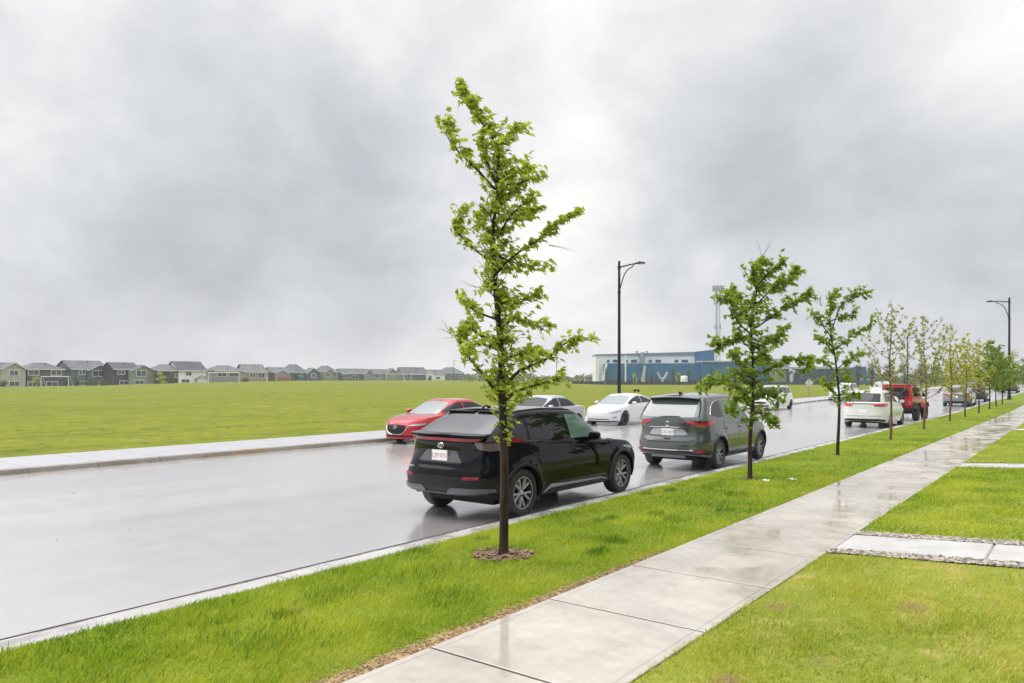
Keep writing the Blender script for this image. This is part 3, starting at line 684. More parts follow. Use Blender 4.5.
def car_shell(root, sp, cols=200):
    """sp: spec dict; returns lower and upper stacks"""
    Lc = sp['L']; Wd = sp['W'] / 2; xa = sp['axles']; r = sp['r']; ar = sp.get('arch', r + .055); sill = sp.get('sill', .25)
    belt = smooth_tab(sp['belt'], 10); roof = smooth_tab(sp['roof'], 8)
    def zb(x):
        z = ip(sp['bottom'], x)
        for a in xa:
            dx = np.abs(x - a); z = np.where(dx < ar, np.maximum(z, r + np.sqrt(np.clip(ar * ar - dx * dx, 0, None)) * .98), z)
        return z
    bx_ = np.array([b[0] for b in belt]); bz_ = np.array([b[1] for b in belt])
    def ztb(x): return np.interp(x, bx_, bz_)
    zmax = max(b[1] for b in belt) + .05
    Wp = smooth_tab([(z, w_ * Wd) for z, w_ in sp.get('Wp', [(.1, .88), (.28, .955), (.42, .99), (.6, 1.0), (.74, .995), (.86, .975), (.96, .95), (1.3, .90)])], 8)
    low = Stack([(z, w_) for z, w_ in Wp], sp['xr'], sp['xf'], sp.get('n', 11), sp.get('m', 3.2), sp.get('nf', 9), sp.get('mf', 2.6), ztb, zb, sp.get('hoodcrown', .05), cols)
    rows = [0, .03, .07, .15, .25, .35, .45, .55, .65, .74, .82, .89, .94, .975, 1.0]
    def flare(x, z):
        f = 0
        for a in xa:
            dd = np.hypot(x - a, z - r); f = f + .022 * np.exp(-((dd - ar) / .07) ** 2) * (z < .95)
        return f
    def top_in(V_):
        return V_
    Vs, Fs = low.body(rows, flare)
    # soften the shoulder: pull the last rows inwards
    nc = cols + 1; Vs = [list(v) for v in Vs]
    for sg in (0, 1):
        for r_, k in ((12, .004), (13, .012), (14, .030)):
            for c in range(nc):
                i = sg * nc * 15 + r_ * nc + c; 
                Vs[i][1] *= (1 - k / Wd * .9); 
    b = 2 * nc * 15
    for i in range(b, len(Vs)): Vs[i][1] *= (1 - .030 / Wd * .9)
    rx = np.array([b_[0] for b_ in roof]); rz = np.array([b_[1] for b_ in roof])
    Wg = [(z, w_ * Wd) for z, w_ in sp['Wg']]
    up = Stack(Wg, sp['gxr'], sp['gxf'], sp.get('gn', 14), sp.get('gm', 4), sp.get('gnf', 14), sp.get('gmf', 3.2), lambda x: np.interp(x, rx, rz), lambda x: ztb(x) - .06, sp.get('roofcrown', .035), cols)
    V2, F2 = up.body([0, .15, .3, .45, .6, .75, .86, .93, .97, 1.0])
    V2 = [list(v) for v in V2]
    for sg in (0, 1):
        for r_, k in ((8, .010), (9, .035)):
            for c in range(nc): V2[sg * nc * 10 + r_ * nc + c][1] *= (1 - k / .6)
    b2 = 2 * nc * 10
    for i in range(b2, len(V2)): V2[i][1] *= (1 - .035 / .6)
    # thin returned lip round the lower edge of the body so that it has thickness
    mb = MB(); mb.v = [tuple(v) for v in Vs]; mb.f = list(Fs); nl = len(mb.v)
    for sg, s_ in ((0, 1), (1, -1)):
        base = sg * nc * 15; k0 = len(mb.v)
        for c in range(nc):
            v = Vs[base + c]; mb.v.append((v[0] + (.0), v[1] - s_ * min(.10, abs(v[1])), v[2] + .004))
        mb.f += [(base + c, base + c + 1, k0 + c + 1, k0 + c) for c in range(nc - 1)]
    me = mesh(mb.v, mb.f, 32, 'body')
    o = link('body', me, sp['paint'], root)
    mb = MB(); mb.v = [tuple(v) for v in V2]; mb.f = list(F2); link('roof_shell', mesh(mb.v, mb.f, 32, 'roof_shell'), sp.get('roofpaint', sp['paint']), root)
    ub = MB(); ub.box(.55, Lc - .35, -Wd + .30, Wd - .30, .20, .52); ub.box(xa[0] - .5, xa[1] + .42, -Wd + .14, Wd - .14, .48, .66)
    ub.build('underbody', 'under_black', root)
    return low, up
def seams(root, low, up, xs_, z0=.30, zt=.9, name='door_seam'):
    for sg in (-1, 1):
        for pts in xs_:
            mb = MB(); P = [Vector((x, low.side(x, z) * sg * 1.0005, z)) for x, z in pts]; mb.tube(P, .0045, 4); mb.build(name, 'under_black', root)
def handles(root, low, xs_, mat, z=.86):
    for x in xs_:
        for sg in (-1, 1):
            y = low.side(x, z) * sg; mb = MB(); mb.tube([(x - .10, y, z), (x - .085, y + sg * .026, z + .002), (x + .085, y + sg * .026, z + .002), (x + .10, y, z)], .013, 8); mb.build('door_handle', mat, root, 40)
def mirrors(root, low, x, z, mat, y=None):
    for sg in (-1, 1):
        yy = (y if y else low.side(x, z)) * sg; mb = MB()
        prof = [(-.10, 0, .02), (-.06, .01, .085), (0, .0, .105), (.07, -.005, .09), (.11, -.01, .05), (.125, -.012, .01)]
        # ellipsoidal shell, flat glass face to the rear
        st = [(-.045, .085, .062), (-.03, .100, .073), (.02, .105, .075), (.07, .085, .058), (.10, .05, .03), (.11, .01, .006)]
        vs = []
        for dx, ry, rz_ in st:
            for j in range(16):
                q = 2 * math.pi * j / 16; c_, s_ = math.cos(q), math.sin(q); c_ = math.copysign(abs(c_) ** .7, c_); s_ = math.copysign(abs(s_) ** .7, s_)
                vs.append((x + dx - abs(ry * c_) * .15, yy + sg * (.115 + ry * c_), z + .075 + rz_ * s_))
        fs = [(i * 16 + j, i * 16 + (j + 1) % 16, (i + 1) * 16 + (j + 1) % 16, (i + 1) * 16 + j) for i in range(5) for j in range(16)] + [tuple(range(16)), tuple(range(80, 96))]
        mb.add(vs, fs); mb.tube([(x + .03, yy - sg * .03, z), (x + .02, yy + sg * .07, z + .05)], [.03, .022], 8)
        o = mb.build('mirror', mat, root, 45)
        g = MB(); g.add([(x - .047, yy + sg * (.115 + .078 * a), z + .075 + .055 * b) for a, b in ((-1, -.7), (-.7, -1), (.7, -1), (1, -.7), (1, .7), (.7, 1), (-.7, 1), (-1, .7))], [tuple(range(8))]); g.build('mirror_glass', 'glass_dark', o)
def arch_trim(root, low, xa, r, ar, mat='plastic_black', w=.05, sill=.25, Lc=None, flare=.022):
    """cladding bands round the wheel arches"""
    for a in xa:
        for sg in (-1, 1):
            mb = MB(); vs = []; n = 28
            for k in range(n + 1):
                q = math.radians(-14 + 208 * k / n)
                for rad, off in ((ar - .005, -.06), (ar - .005, .030), (ar + w * .8, .030), (ar + w, .004), (ar + w, -.03)):
                    x, z = a + rad * math.cos(q), max(sill - .02, r + rad * math.sin(q) * .98); vs.append((x, sg * (low.side(x, max(.2, z)) + off), z))
            fs = [(i * 5 + j, i * 5 + j + 1, (i + 1) * 5 + j + 1, (i + 1) * 5 + j) for i in range(n) for j in range(4)]
            mb.add(vs, fs); mb.build('arch_trim', mat, root, 40)
def emblem_ovals(root, P, nrm_x, s, mat='chrome', name='emblem'):
    """three ovals: outer, small upright, wide upper"""
    mb = MB(); x0, y0, z0 = P
    def ring(cy, cz, ry, rz_, t):
        pts = [(x0, y0 + cy + ry * math.cos(2 * math.pi * k / 28), z0 + cz + rz_ * math.sin(2 * math.pi * k / 28)) for k in range(29)]; mb.tube(pts, t, 6, False)
    ring(0, 0, s, s * .68, s * .09); ring(0, -.02 * s, s * .26, s * .62, s * .075); ring(0, .30 * s, s * .62, s * .26, s * .075)
    return mb.build(name, mat, root, 50)
def plate(root, x, y, z, w_, h_, txt, front=False, mat='plate_letter', tilt=0):
    mb = MB(); sg = 1 if front else -1; mb.box(-.006, .006, -w_ / 2, w_ / 2, -h_ / 2, h_ / 2)
    o = mb.build('number_plate', 'plate_white', root, loc=(x, y, z), bevel=.002)
    t = letters(o, txt, (sg * .0075, 0, -.004), h_ * .62, (R(90), 0, R(90 if front else -90)), mat)
    return o
def glass_side(root, up, polys, mat, off=.004):
    for st, m_ in zip(polys, mat):
        for sg in (-1, 1):
            mb = MB(); patch(mb, sidef(up, sg), st, off, 6, .012, 26); mb.build('side_window', m_, root, 60)
def wiper(root, pts, name='wiper'):
    mb = MB(); mb.tube(pts, .008, 6); mb.build(name, 'plastic_black', root, 40)

# ---- black coupe crossover -------------------------------------------------
def black_crossover(loc, rz):
    root = empty('parked_car', loc, rz, 'wet black crossover with sloping rear window and full-width red light strip, nearest the camera', 'car', 'cars parked along the near kerb')
    sp = dict(L=4.69, W=1.86, axles=(.91, 3.76), r=.365, arch=.425, sill=.30, paint='paint_black', roofpaint='paint_black',
        belt=[(0, 1.21), (.10, 1.235), (.35, 1.235), (.9, 1.16), (2.2, 1.075), (3.1, 1.03), (3.5, 1.01), (4.0, .96), (4.4, .87), (4.62, .76), (4.69, .68)],
        roof=[(.1, 1.56), (.8, 1.585), (1.2, 1.605), (1.8, 1.61), (2.3, 1.585), (2.65, 1.55), (3.2, 1.50)],
        bottom=[(0, .42), (.5, .30), (4.2, .28), (4.69, .30)],
        xr=[(.1, .14), (.36, .06), (.46, .015), (.64, .0), (.72, .02), (.80, .07), (1.0, .12), (1.12, .12), (1.22, .14), (1.3, .2)], xf=[(.1, 4.6), (.4, 4.67), (.65, 4.69), (.8, 4.60), (1.0, 4.45), (1.3, 4.3)],
        Wg=[(.85, .945), (1.05, .925), (1.28, .85), (1.47, .765), (1.66, .65)],
        gxr=[(.85, .06), (1.21, .19), (1.32, .38), (1.46, .66), (1.55, .86), (1.66, 1.1)], gxf=[(.85, 3.62), (1.0, 3.44), (1.25, 3.12), (1.45, 2.84), (1.66, 2.55)], gn=18, gm=5, gnf=16, gmf=3.6)
    low, up = car_shell(root, sp, 240)
    add_wheels(root, sp['axles'], .80, .365, .225, 'ev', 'rim_machined')
    glass_side(root, up, [[(.62, 1.22, 1.23), (.74, 1.205, 1.31), (.95, 1.18, 1.43), (1.11, 1.16, 1.47)], [(1.18, 1.155, 1.48), (1.6, 1.135, 1.515), (2.18, 1.11, 1.51)], [(2.24, 1.11, 1.505), (2.58, 1.105, 1.485), (2.80, 1.10, 1.36), (3.0, 1.095, 1.21), (3.10, 1.095, 1.12)]], ['glass_dark', 'glass_dark', 'glass_green'], .005)
    mb = MB(); patch(mb, endf(up, False), [(-.72, 1.25, 1.28), (-.60, 1.25, 1.535), (-.3, 1.25, 1.545), (0, 1.25, 1.55), (.3, 1.25, 1.545), (.60, 1.25, 1.535), (.72, 1.25, 1.28)], .006, 8, .02, 40); mb.build('rear_window', 'glass_backlight', root, 60)
    mb = MB(); patch(mb, endf(up, True), [(-.66, 1.06, 1.12), (-.56, 1.05, 1.46), (0, 1.05, 1.50), (.56, 1.05, 1.46), (.66, 1.06, 1.12)], .005, 8, .02, 30); mb.build('windscreen', 'glass_dark', root, 60)
    # split roof spoiler
    for sg in (-1, 1):
        mb = MB(); mb.prism([(.98, 1.600), (.86, 1.590), (.86, 1.576), (.93, 1.555), (.98, 1.565)], sg * .04, sg * .62, 'y'); mb.build('roof_spoiler', 'plastic_black', root, 40, bevel=.004)
    mb = MB(); pts = []
    # ducktail lip
    for y in np.linspace(-.74, .74, 31): pts.append((up.end(y, 1.225, False) - .06, y, 1.252))
    vs = []; 
    for (x, y, z) in pts: vs += [(x - .045, y, z - .016), (x - .045, y, z + .012), (x + .14, y, z + .03), (x + .14, y, z - .06)]
    k = len(pts); mb.add(vs, [(i * 4 + j, i * 4 + (j + 1) % 4, (i + 1) * 4 + (j + 1) % 4, (i + 1) * 4 + j) for i in range(k - 1) for j in range(4)] + [(0, 1, 2, 3), tuple(range(4 * k - 4, 4 * k))]); mb.build('tail_spoiler', 'paint_black', root, 35)
    # light strip across the tail with lamp units wrapping the corners
    mb = MB(); patch(mb, endf(low, False), [(-.66, 1.165, 1.212), (0, 1.170, 1.214), (.66, 1.165, 1.212)], .012, 3, .02, 30); mb.build('light_strip', 'strip_red', root, 50)
    for sg in (-1, 1):
        mb = MB(); patch(mb, wrapf(low, False, sg), [(.655, 1.16, 1.212), (.80, 1.155, 1.215), (.95, 1.145, 1.213), (1.12, 1.14, 1.208), (1.34, 1.14, 1.19), (1.50, 1.15, 1.17)], .014, 3, .02, 30); o = mb.build('taillight', 'strip_red', root, 50)
        mb = MB(); patch(mb, wrapf(low, False, sg), [(.60, 1.13, 1.155), (.66, 1.06, 1.155), (.82, 1.03, 1.15), (1.0, 1.04, 1.14), (1.06, 1.08, 1.13)], .012, 4, .02, 24); mb.build('lamp_unit', 'lamp_clear', o, 50)
    # tailgate: gloss panel, plate recess, emblem
    mb = MB(); patch(mb, endf(low, False), [(-.68, .98, 1.11), (-.54, .87, 1.145), (0, .86, 1.15), (.54, .87, 1.145), (.68, .98, 1.11)], .006, 5, .02, 40); mb.build('tailgate_panel', 'glass_dark', root, 50)
    mb = MB(); patch(mb, endf(low, False), [(-.42, .855, .87), (-.30, .855, 1.025), (0, .855, 1.04), (.30, .855, 1.025), (.42, .855, .87)], .016, 5, .02, 40); mb.build('plate_housing', 'plastic_grey', root, 40)
    mb = MB(); patch(mb, endf(low, False), [(-.43, .83, .85), (.43, .83, .85)], .02, 2, .02, 24); mb.build('tailgate_gap', 'under_black', root)
    plate(root, low.end(0, .955, False) - .030, 0, .955, .31, .155, 'CM\u00b7071', mat='plate_letter')
    emblem_ovals(root, (low.end(0, 1.10, False) - .02, 0, 1.10), -1, .058)
    mb = MB(); mb.box(-.004, .004, .52, .70, .755, .77); mb.build('badge', 'chrome', root, loc=(low.end(.60, .76, False) - .006, 0, 0))
    # bumper cladding
    mb = MB()
    for sg in (-1, 1): patch(mb, wrapf(low, False, sg), [(0, .44, .66), (.5, .44, .66), (.85, .44, .65), (1.05, .44, .60), (1.22, .44, .52)], .010, 5, .02, 30)
    o = mb.build('bumper_cladding', 'plastic_black', root, 50)
    for sg in (-1, 1):
        m2 = MB(); patch(m2, endf(low, False), [(sg * .50, .625, .665), (sg * .72, .63, .67)], .02, 2, .02, 10); m2.build('reflector', 'reflector_red', o, 50)
        m2 = MB(); patch(m2, endf(low, False), [(sg * .22, .42, .45), (sg * .30, .42, .50), (sg * .78, .44, .50), (sg * .86, .45, .49)], .030, 3, .05, 20); m2.build('skid_trim', 'plastic_grey', o, 50)
    m2 = MB(); patch(m2, endf(low, False), [(-.80, .41, .44), (-.4, .39, .43), (.4, .39, .43), (.80, .41, .44)], .012, 3, .08, 20); m2.build('skid_edge', 'plastic_black', o, 50)
    arch_trim(root, low, sp['axles'], .365, .425, 'plastic_black', .045, .30)
    for sg in (-1, 1):
        mb = MB(); patch(mb, sidef(low, sg), [(1.37, .285, .30), (1.45, .285, .42), (1.6, .28, .44), (2.3, .28, .40), (3.1, .28, .38), (3.27, .285, .37), (3.32, .285, .30)], .014, 4, .03, 36); mb.build('rocker_cladding', 'plastic_black', root, 50)
        mb = MB(); patch(mb, sidef(low, sg), [(1.40, .31, .325), (1.58, .375, .43), (1.9, .375, .415), (2.5, .37, .40), (3.05, .365, .385), (3.22, .33, .345)], .024, 3, .03, 36); mb.build('rocker_trim', 'trim_silver', root, 50)
    seams(root, low, up, [[(1.10, 1.13), (1.14, .98), (1.26, .85), (1.38, .66), (1.44, .47)], [(2.20, 1.06), (2.19, .8), (2.17, .6), (2.16, .44)], [(3.34, 1.0), (3.43, .85), (3.36, .62), (3.30, .42)]])
    handles(root, low, (1.40, 2.38), 'paint_black', .92)
    mirrors(root, low, 2.74, 1.05, 'paint_black')
    for sg in (-1, 1):
        mb = MB(); P = [(x, sg * (up.side(x, float(np.interp(x, [1.1, 1.5, 1.9, 2.5, 2.75], [1.50, 1.54, 1.55, 1.53, 1.49]))) - .065), z) for x, z in ((.98, 1.565), (1.12, 1.592), (1.7, 1.612), (2.3, 1.59), (2.5, 1.56), (2.58, 1.53))]
        mb.tube(P, .017, 8); mb.build('roof_rail', 'plastic_black', root, 50)
    for sg in (-1, 1):
        mb = MB(); patch(mb, wrapf(low, True, sg), [(.45, .74, .76), (.8, .76, .82), (1.1, .80, .86), (1.35, .86, .88)], .008, 3, .02, 20); mb.build('headlight', 'lamp_head', root, 50)
    mb = MB(); mb.tube([(1.2, 0, 1.63), (1.12, 0, 1.67), (1.09, 0, 1.67), (1.03, 0, 1.625)], [.03, .012, .01, .02], 8); mb.build('antenna_fin', 'paint_black', root, 50)
    mb = MB(); patch(mb, endf(up, True), [(-.62, 1.02, 1.045), (.62, 1.02, 1.045)], .01, 2, .02, 20); mb.build('cowl', 'plastic_black', root)
    root.scale = (1.065, 1, 1)
    for o in root.children:
        if o.name.startswith('wheel'): o.scale = (1 / 1.065, 1, 1)
    return root
# ---- grey crossover ----------------------------------------------------------
def grey_crossover(loc, rz):
    root = empty('parked_car', loc, rz, 'wet grey crossover with roof fin parked ahead of the black crossover, at the second tree', 'car', 'cars parked along the near kerb')
    sp = dict(L=4.65, W=1.84, axles=(.98, 3.69), r=.355, arch=.415, sill=.29, paint='paint_grey',
        belt=[(0, 1.20), (.15, 1.21), (.5, 1.20), (1.0, 1.16), (2.2, 1.08), (3.2, 1.05), (3.5, 1.01), (4.0, .98), (4.4, .90), (4.6, .78), (4.65, .70)],
        roof=[(.1, 1.67), (.5, 1.69), (1.0, 1.715), (1.7, 1.73), (2.3, 1.705), (2.8, 1.66), (3.3, 1.6)],
        bottom=[(0, .38), (.5, .30), (4.2, .28), (4.65, .30)],
        xr=[(.1, .14), (.3, .09), (.45, .02), (.62, .0), (.70, .03), (.76, .075), (.9, .10), (1.1, .07), (1.2, .09), (1.3, .14)], xf=[(.1, 4.55), (.4, 4.63), (.65, 4.65), (.8, 4.56), (1.0, 4.42), (1.3, 4.3)],
        Wg=[(.85, .95), (1.10, .935), (1.32, .865), (1.55, .785), (1.80, .67)],
        gxr=[(.85, .06), (1.20, .10), (1.35, .20), (1.55, .38), (1.68, .50), (1.80, .58)], gxf=[(.85, 3.75), (1.03, 3.45), (1.28, 3.08), (1.55, 2.68), (1.80, 2.35)], gn=20, gm=5, gnf=12, gmf=3)
    low, up = car_shell(root, sp, 220)
    add_wheels(root, sp['axles'], .79, .355, .22, 'five', 'rim_machined')
    glass_side(root, up, [[(.62, 1.30, 1.37), (.78, 1.24, 1.50), (1.05, 1.21, 1.57), (1.28, 1.20, 1.585)], [(1.36, 1.19, 1.59), (1.8, 1.165, 1.60), (2.14, 1.145, 1.59)], [(2.20, 1.14, 1.585), (2.5, 1.12, 1.54), (2.85, 1.11, 1.36), (3.15, 1.10, 1.17), (3.22, 1.10, 1.12)]], ['glass_dark', 'glass_green', 'glass_green'], .005)
    for sg in (-1, 1):   # bright line over the windows
        mb = MB(); P = [(x, sg * (up.side(x, z) + .004), z) for x, z in ((.60, 1.28), (.72, 1.44), (.95, 1.56), (1.28, 1.60), (1.8, 1.615), (2.2, 1.60), (2.5, 1.555), (2.85, 1.38), (3.2, 1.13))]; mb.tube(P, .008, 6); mb.build('window_trim', 'chrome', root, 50)
    mb = MB(); patch(mb, endf(up, False), [(-.71, 1.25, 1.29), (-.67, 1.23, 1.44), (-.60, 1.225, 1.60), (0, 1.225, 1.62), (.60, 1.225, 1.60), (.67, 1.23, 1.44), (.71, 1.25, 1.29)], .006, 8, .02, 40); mb.build('rear_window', 'glass_pale', root, 60)
    mb = MB(); patch(mb, endf(up, True), [(-.64, 1.06, 1.12), (-.54, 1.05, 1.52), (0, 1.05, 1.56), (.54, 1.05, 1.52), (.64, 1.06, 1.12)], .005, 8, .02, 30); mb.build('windscreen', 'glass_dark', root, 60)
    mb = MB(); vs = []; Y = np.linspace(-.62, .62, 21)
    for y in Y:
        x = up.end(y, 1.62, False); c_ = .03 * (1 - (y / .64) ** 2); vs += [(x - .14, y, 1.635 + c_), (x - .14, y, 1.652 + c_), (x + .22, y, 1.695 + c_), (x + .12, y, 1.60 + c_)]
    mb.add(vs, [(i * 4 + j, i * 4 + (j + 1) % 4, (i + 1) * 4 + (j + 1) % 4, (i + 1) * 4 + j) for i in range(20) for j in range(4)] + [(0, 1, 2, 3), (80, 81, 82, 83)]); mb.build('roof_spoiler', 'paint_grey', root, 35)
    for sg in (-1, 1):
        mb = MB(); P = [(up.end(y, z, False) - .005, sg * y, z) for y, z in ((.72, 1.24), (.70, 1.4), (.65, 1.56), (.61, 1.63))]
        mb.tube(P, [.018, .022, .02, .014], 6); mb.build('pillar_trim', 'plastic_black', root, 40)
    for sg in (-1, 1):
        mb = MB(); patch(mb, wrapf(low, False, sg), [(.42, 1.125, 1.135), (.52, 1.09, 1.15), (.66, 1.04, 1.165), (.85, 1.02, 1.17), (1.0, 1.03, 1.17), (1.15, 1.05, 1.16), (1.28, 1.08, 1.15), (1.36, 1.105, 1.125)], .020, 4, .03, 34); o = mb.build('taillight', 'lamp_red', root, 50)
        mb = MB(); patch(mb, wrapf(low, False, sg), [(.60, 1.025, 1.05), (.68, 1.0, 1.045), (.84, .99, 1.03), (1.0, 1.0, 1.03), (1.05, 1.01, 1.03)], .018, 3, .03, 20); mb.build('lamp_unit', 'lamp_clear', o, 50)
    e = endf(low, False)
    mb = MB(); patch(mb, e, [(-.47, .825, .835), (-.38, .81, .955), (0, .81, .97), (.38, .81, .955), (.47, .825, .835)], .008, 4, .02, 40); mb.build('plate_housing', 'paint_silver', root, 40)
    mb = MB(); patch(mb, e, [(-.46, .975, .995), (0, .99, 1.012), (.46, .975, .995)], .022, 2, .02, 30); mb.build('garnish', 'chrome', root, 40)
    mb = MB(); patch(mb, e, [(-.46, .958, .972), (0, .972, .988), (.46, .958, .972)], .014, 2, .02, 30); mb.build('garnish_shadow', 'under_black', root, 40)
    mb = MB(); patch(mb, e, [(-.64, .70, .712), (-.5, .655, .67), (.5, .655, .67), (.64, .70, .712)], .006, 2, .02, 40); mb.build('tailgate_gap', 'under_black', root, 40)
    mb = MB(); patch(mb, e, [(-.07, .715, .74), (.07, .715, .74)], .01, 2, .02, 8); mb.build('tailgate_latch', 'under_black', root, 40)
    plate(root, low.end(0, .88, False) - .022, 0, .88, .31, .155, 'CG\u00b7407', mat='plate_letter_dark')
    mb = MB(); mb.lathe([(.045, -.004), (.05, .0), (.045, .004)], 24, 'y'); q = mb.build('emblem', 'chrome', root, 50, loc=(low.end(0, 1.07, False) - .008, 0, 1.07)); q.rotation_euler = (0, 0, R(90))
    mb = MB()
    for sg in (-1, 1): patch(mb, wrapf(low, False, sg), [(0, .38, .50), (.6, .38, .50), (.8, .38, .47), (1.1, .38, .45), (1.22, .40, .43)], .012, 5, .02, 30)
    o = mb.build('bumper_cladding', 'plastic_black', root, 50)
    mb = MB(); patch(mb, e, [(-.62, .47, .495), (0, .465, .49), (.62, .47, .495)], .022, 2, .02, 30); mb.build('bumper_trim', 'chrome', o, 50)
    mb = MB(); patch(mb, e, [(-.42, .30, .36), (0, .295, .37), (.42, .30, .36)], .015, 2, .06, 30); mb.build('skid_plate', 'plastic_grey', o, 50)
    for sg in (-1, 1):
        m2 = MB(); patch(m2, e, [(sg * .62, .43, .47), (sg * .70, .425, .49), (sg * .82, .43, .49)], .026, 2, .02, 10); m2.build('reflector', 'reflector_red', o, 50)
    wiper(root, [(up.end(0, 1.23, False) - .02, .12, 1.235), (up.end(.1, 1.24, False) - .03, -.08, 1.245), (up.end(.3, 1.23, False) - .02, -.30, 1.24)])
    arch_trim(root, low, sp['axles'], .355, .415, 'plastic_black', .035, .29)
    for sg in (-1, 1):
        mb = MB(); patch(mb, sidef(low, sg), [(1.42, .27, .29), (1.48, .27, .37), (2.3, .27, .36), (3.2, .27, .37), (3.26, .27, .29)], .014, 4, .03, 36); mb.build('rocker_cladding', 'plastic_black', root, 50)
    seams(root, low, up, [[(1.30, 1.14), (1.32, .9), (1.42, .72), (1.47, .5)], [(2.18, 1.04), (2.17, .8), (2.16, .6), (2.16, .38)], [(3.30, 1.0), (3.32, .85), (3.28, .62), (3.24, .4)]])
    handles(root, low, (1.50, 2.36), 'paint_grey', .93); mirrors(root, low, 2.98, 1.03, 'paint_grey')
    mb = MB(); mb.prism([(.92, 1.735), (.74, 1.80), (.70, 1.80), (.70, 1.71)], -.018, .018, 'y'); mb.build('antenna_fin', 'plastic_black', root, bevel=.004)
    for sg in (-1, 1):
        mb = MB(); patch(mb, wrapf(low, True, sg), [(.5, .72, .78), (.8, .76, .84), (1.25, .84, .88)], .008, 3, .02, 20); mb.build('headlight', 'lamp_head', root, 50)
    return root
# ---- generic low car: saloon / fastback / hatch / wagon ----------------------------
def car(name, loc, rz, label, group, paint_, kind, L_=4.66, W_=1.80, H=1.44, axles=None, r=.33, wheel='multi', face='rim_dark', front='plain', rear='plain', cols=110, cat='car', glass_='glass_dark', ws='glass_dark'):
    root = empty(name, loc, rz, label, cat, group); ax = axles or (L_ * .2, L_ * .79); h = H
    xb = L_
    if kind == 'saloon':
        belt = [(0, .86), (.1, .98), (.7, 1.0), (1.6, .96), (2.8, .93), (3.35, .92), (3.9, .86), (4.35, .76), (L_ - .04, .64), (L_, .56)]
        roof = [(.5, h - .12), (1.0, h - .08), (1.6, h - .045), (2.2, h - .035), (2.7, h - .08), (3.2, h - .14)]
        gxr = [(.75, .45), (.98, .62), (1.2, 1.02), (h - .04, 1.55), (h + .05, 1.7)]; gxf = [(.75, 3.75), (.92, 3.50), (1.15, 3.05), (h - .05, 2.5), (h + .05, 2.3)]
        side = [[(.98, 1.03, 1.05), (1.15, 1.02, 1.18), (1.5, 1.015, h - .145), (2.08, 1.005, h - .12)], [(2.15, 1.005, h - .12), (2.45, 1.0, h - .14), (2.8, .99, 1.20), (3.1, .985, 1.06), (3.2, .98, .99)]]
        rw = [(-.60, 1.02, 1.08), (-.52, 1.01, h - .12), (0, 1.01, h - .09), (.52, 1.01, h - .12), (.60, 1.02, 1.08)]
    elif kind == 'fastback':
        belt = [(0, .90), (.08, 1.03), (.4, 1.05), (1.0, 1.0), (1.8, .95), (2.9, .92), (3.4, .90), (3.9, .84), (4.35, .74), (L_ - .04, .62), (L_, .55)]
        roof = [(.3, h - .14), (.8, h - .12), (1.3, h - .075), (1.9, h - .03), (2.4, h - .05), (2.8, h - .11), (3.3, h - .16)]
        gxr = [(.75, .2), (1.0, .30), (1.15, .75), (1.3, 1.25), (h - .02, 1.7), (h + .05, 1.8)]; gxf = [(.75, 3.85), (.92, 3.60), (1.15, 3.12), (h - .05, 2.5), (h + .05, 2.3)]
        side = [[(.98, 1.055, 1.07), (1.3, 1.03, 1.20), (1.65, 1.01, h - .15), (1.98, 1.0, h - .125)], [(2.04, 1.0, h - .12), (2.35, .995, h - .13), (2.8, .98, 1.20), (3.12, .97, 1.06), (3.25, .965, .98)]]
        rw = [(-.58, 1.06, 1.10), (-.50, 1.06, h - .14), (0, 1.06, h - .1), (.50, 1.06, h - .14), (.58, 1.06, 1.10)]
    else:   # wagon / hatch / suv: upright tail
        d = h - 1.44
        belt = [(0, .92 + d * .5), (.12, 1.0 + d * .5), (.8, 1.0 + d * .5), (1.8, .98 + d * .4), (2.9, .95 + d * .4), (3.4, .94 + d * .4), (3.9, .89 + d * .35), (4.35, .79 + d * .3), (L_ - .04, .68), (L_, .6)]
        roof = [(.1, h - .10), (.5, h - .06), (1.2, h - .035), (2.0, h - .03), (2.6, h - .07), (3.1, h - .12), (3.4, h - .16)]
        b_ = .97 + d * .45
        gxr = [(.75, .06), (b_, .12), (b_ + .2, .24), (h - .07, .48), (h + .05, .58)]; gxf = [(.75, 3.85), (b_, 3.50), (b_ + .2, 3.08), (h - .05, 2.55), (h + .05, 2.35)]
        side = [[(.62, b_ + .09, b_ + .12), (.75, b_ + .07, h - .18), (1.15, b_ + .06, h - .13), (1.22, b_ + .06, h - .13)], [(1.29, b_ + .06, h - .13), (2.08, b_ + .05, h - .11)], [(2.14, b_ + .05, h - .11), (2.5, b_ + .04, h - .14), (2.85, b_ + .03, b_ + .23), (3.15, b_ + .02, b_ + .05)]]
        rw = [(-.64, b_ + .07, b_ + .12), (-.60, b_ + .07, h - .15), (0, b_ + .07, h - .12), (.60, b_ + .07, h - .15), (.64, b_ + .07, b_ + .12)]
    bz = 1.0 if kind == 'saloon' else 1.0
    sp = dict(L=L_, W=W_, axles=ax, r=r, arch=r + .05, sill=.22, paint=paint_, belt=belt, roof=roof, bottom=[(0, .30), (.5, .22), (4.2, .2), (L_, .20)],
        xr=[(.1, .10), (.3, .04), (.5, .0), (.62, .02), (.8, .04), (1.0, .03), (1.3, .15)], xf=[(.1, L_ - .06), (.25, L_ - .02), (.45, L_), (.6, L_ - .04), (.75, L_ - .14), (.9, L_ - .3), (1.3, L_ - .5)],
        Wg=[(.75, .945), (.95, .92), (1.15, .84), (h - .1, .72), (h + .05, .62)], gxr=gxr, gxf=gxf, gn=12, gm=3.6, gnf=10, gmf=2.8, nf=7, mf=2.5, hoodcrown=.04)
    low, up = car_shell(root, sp, cols)
    add_wheels(root, ax, W_ / 2 - .125, r, .215, wheel, face)
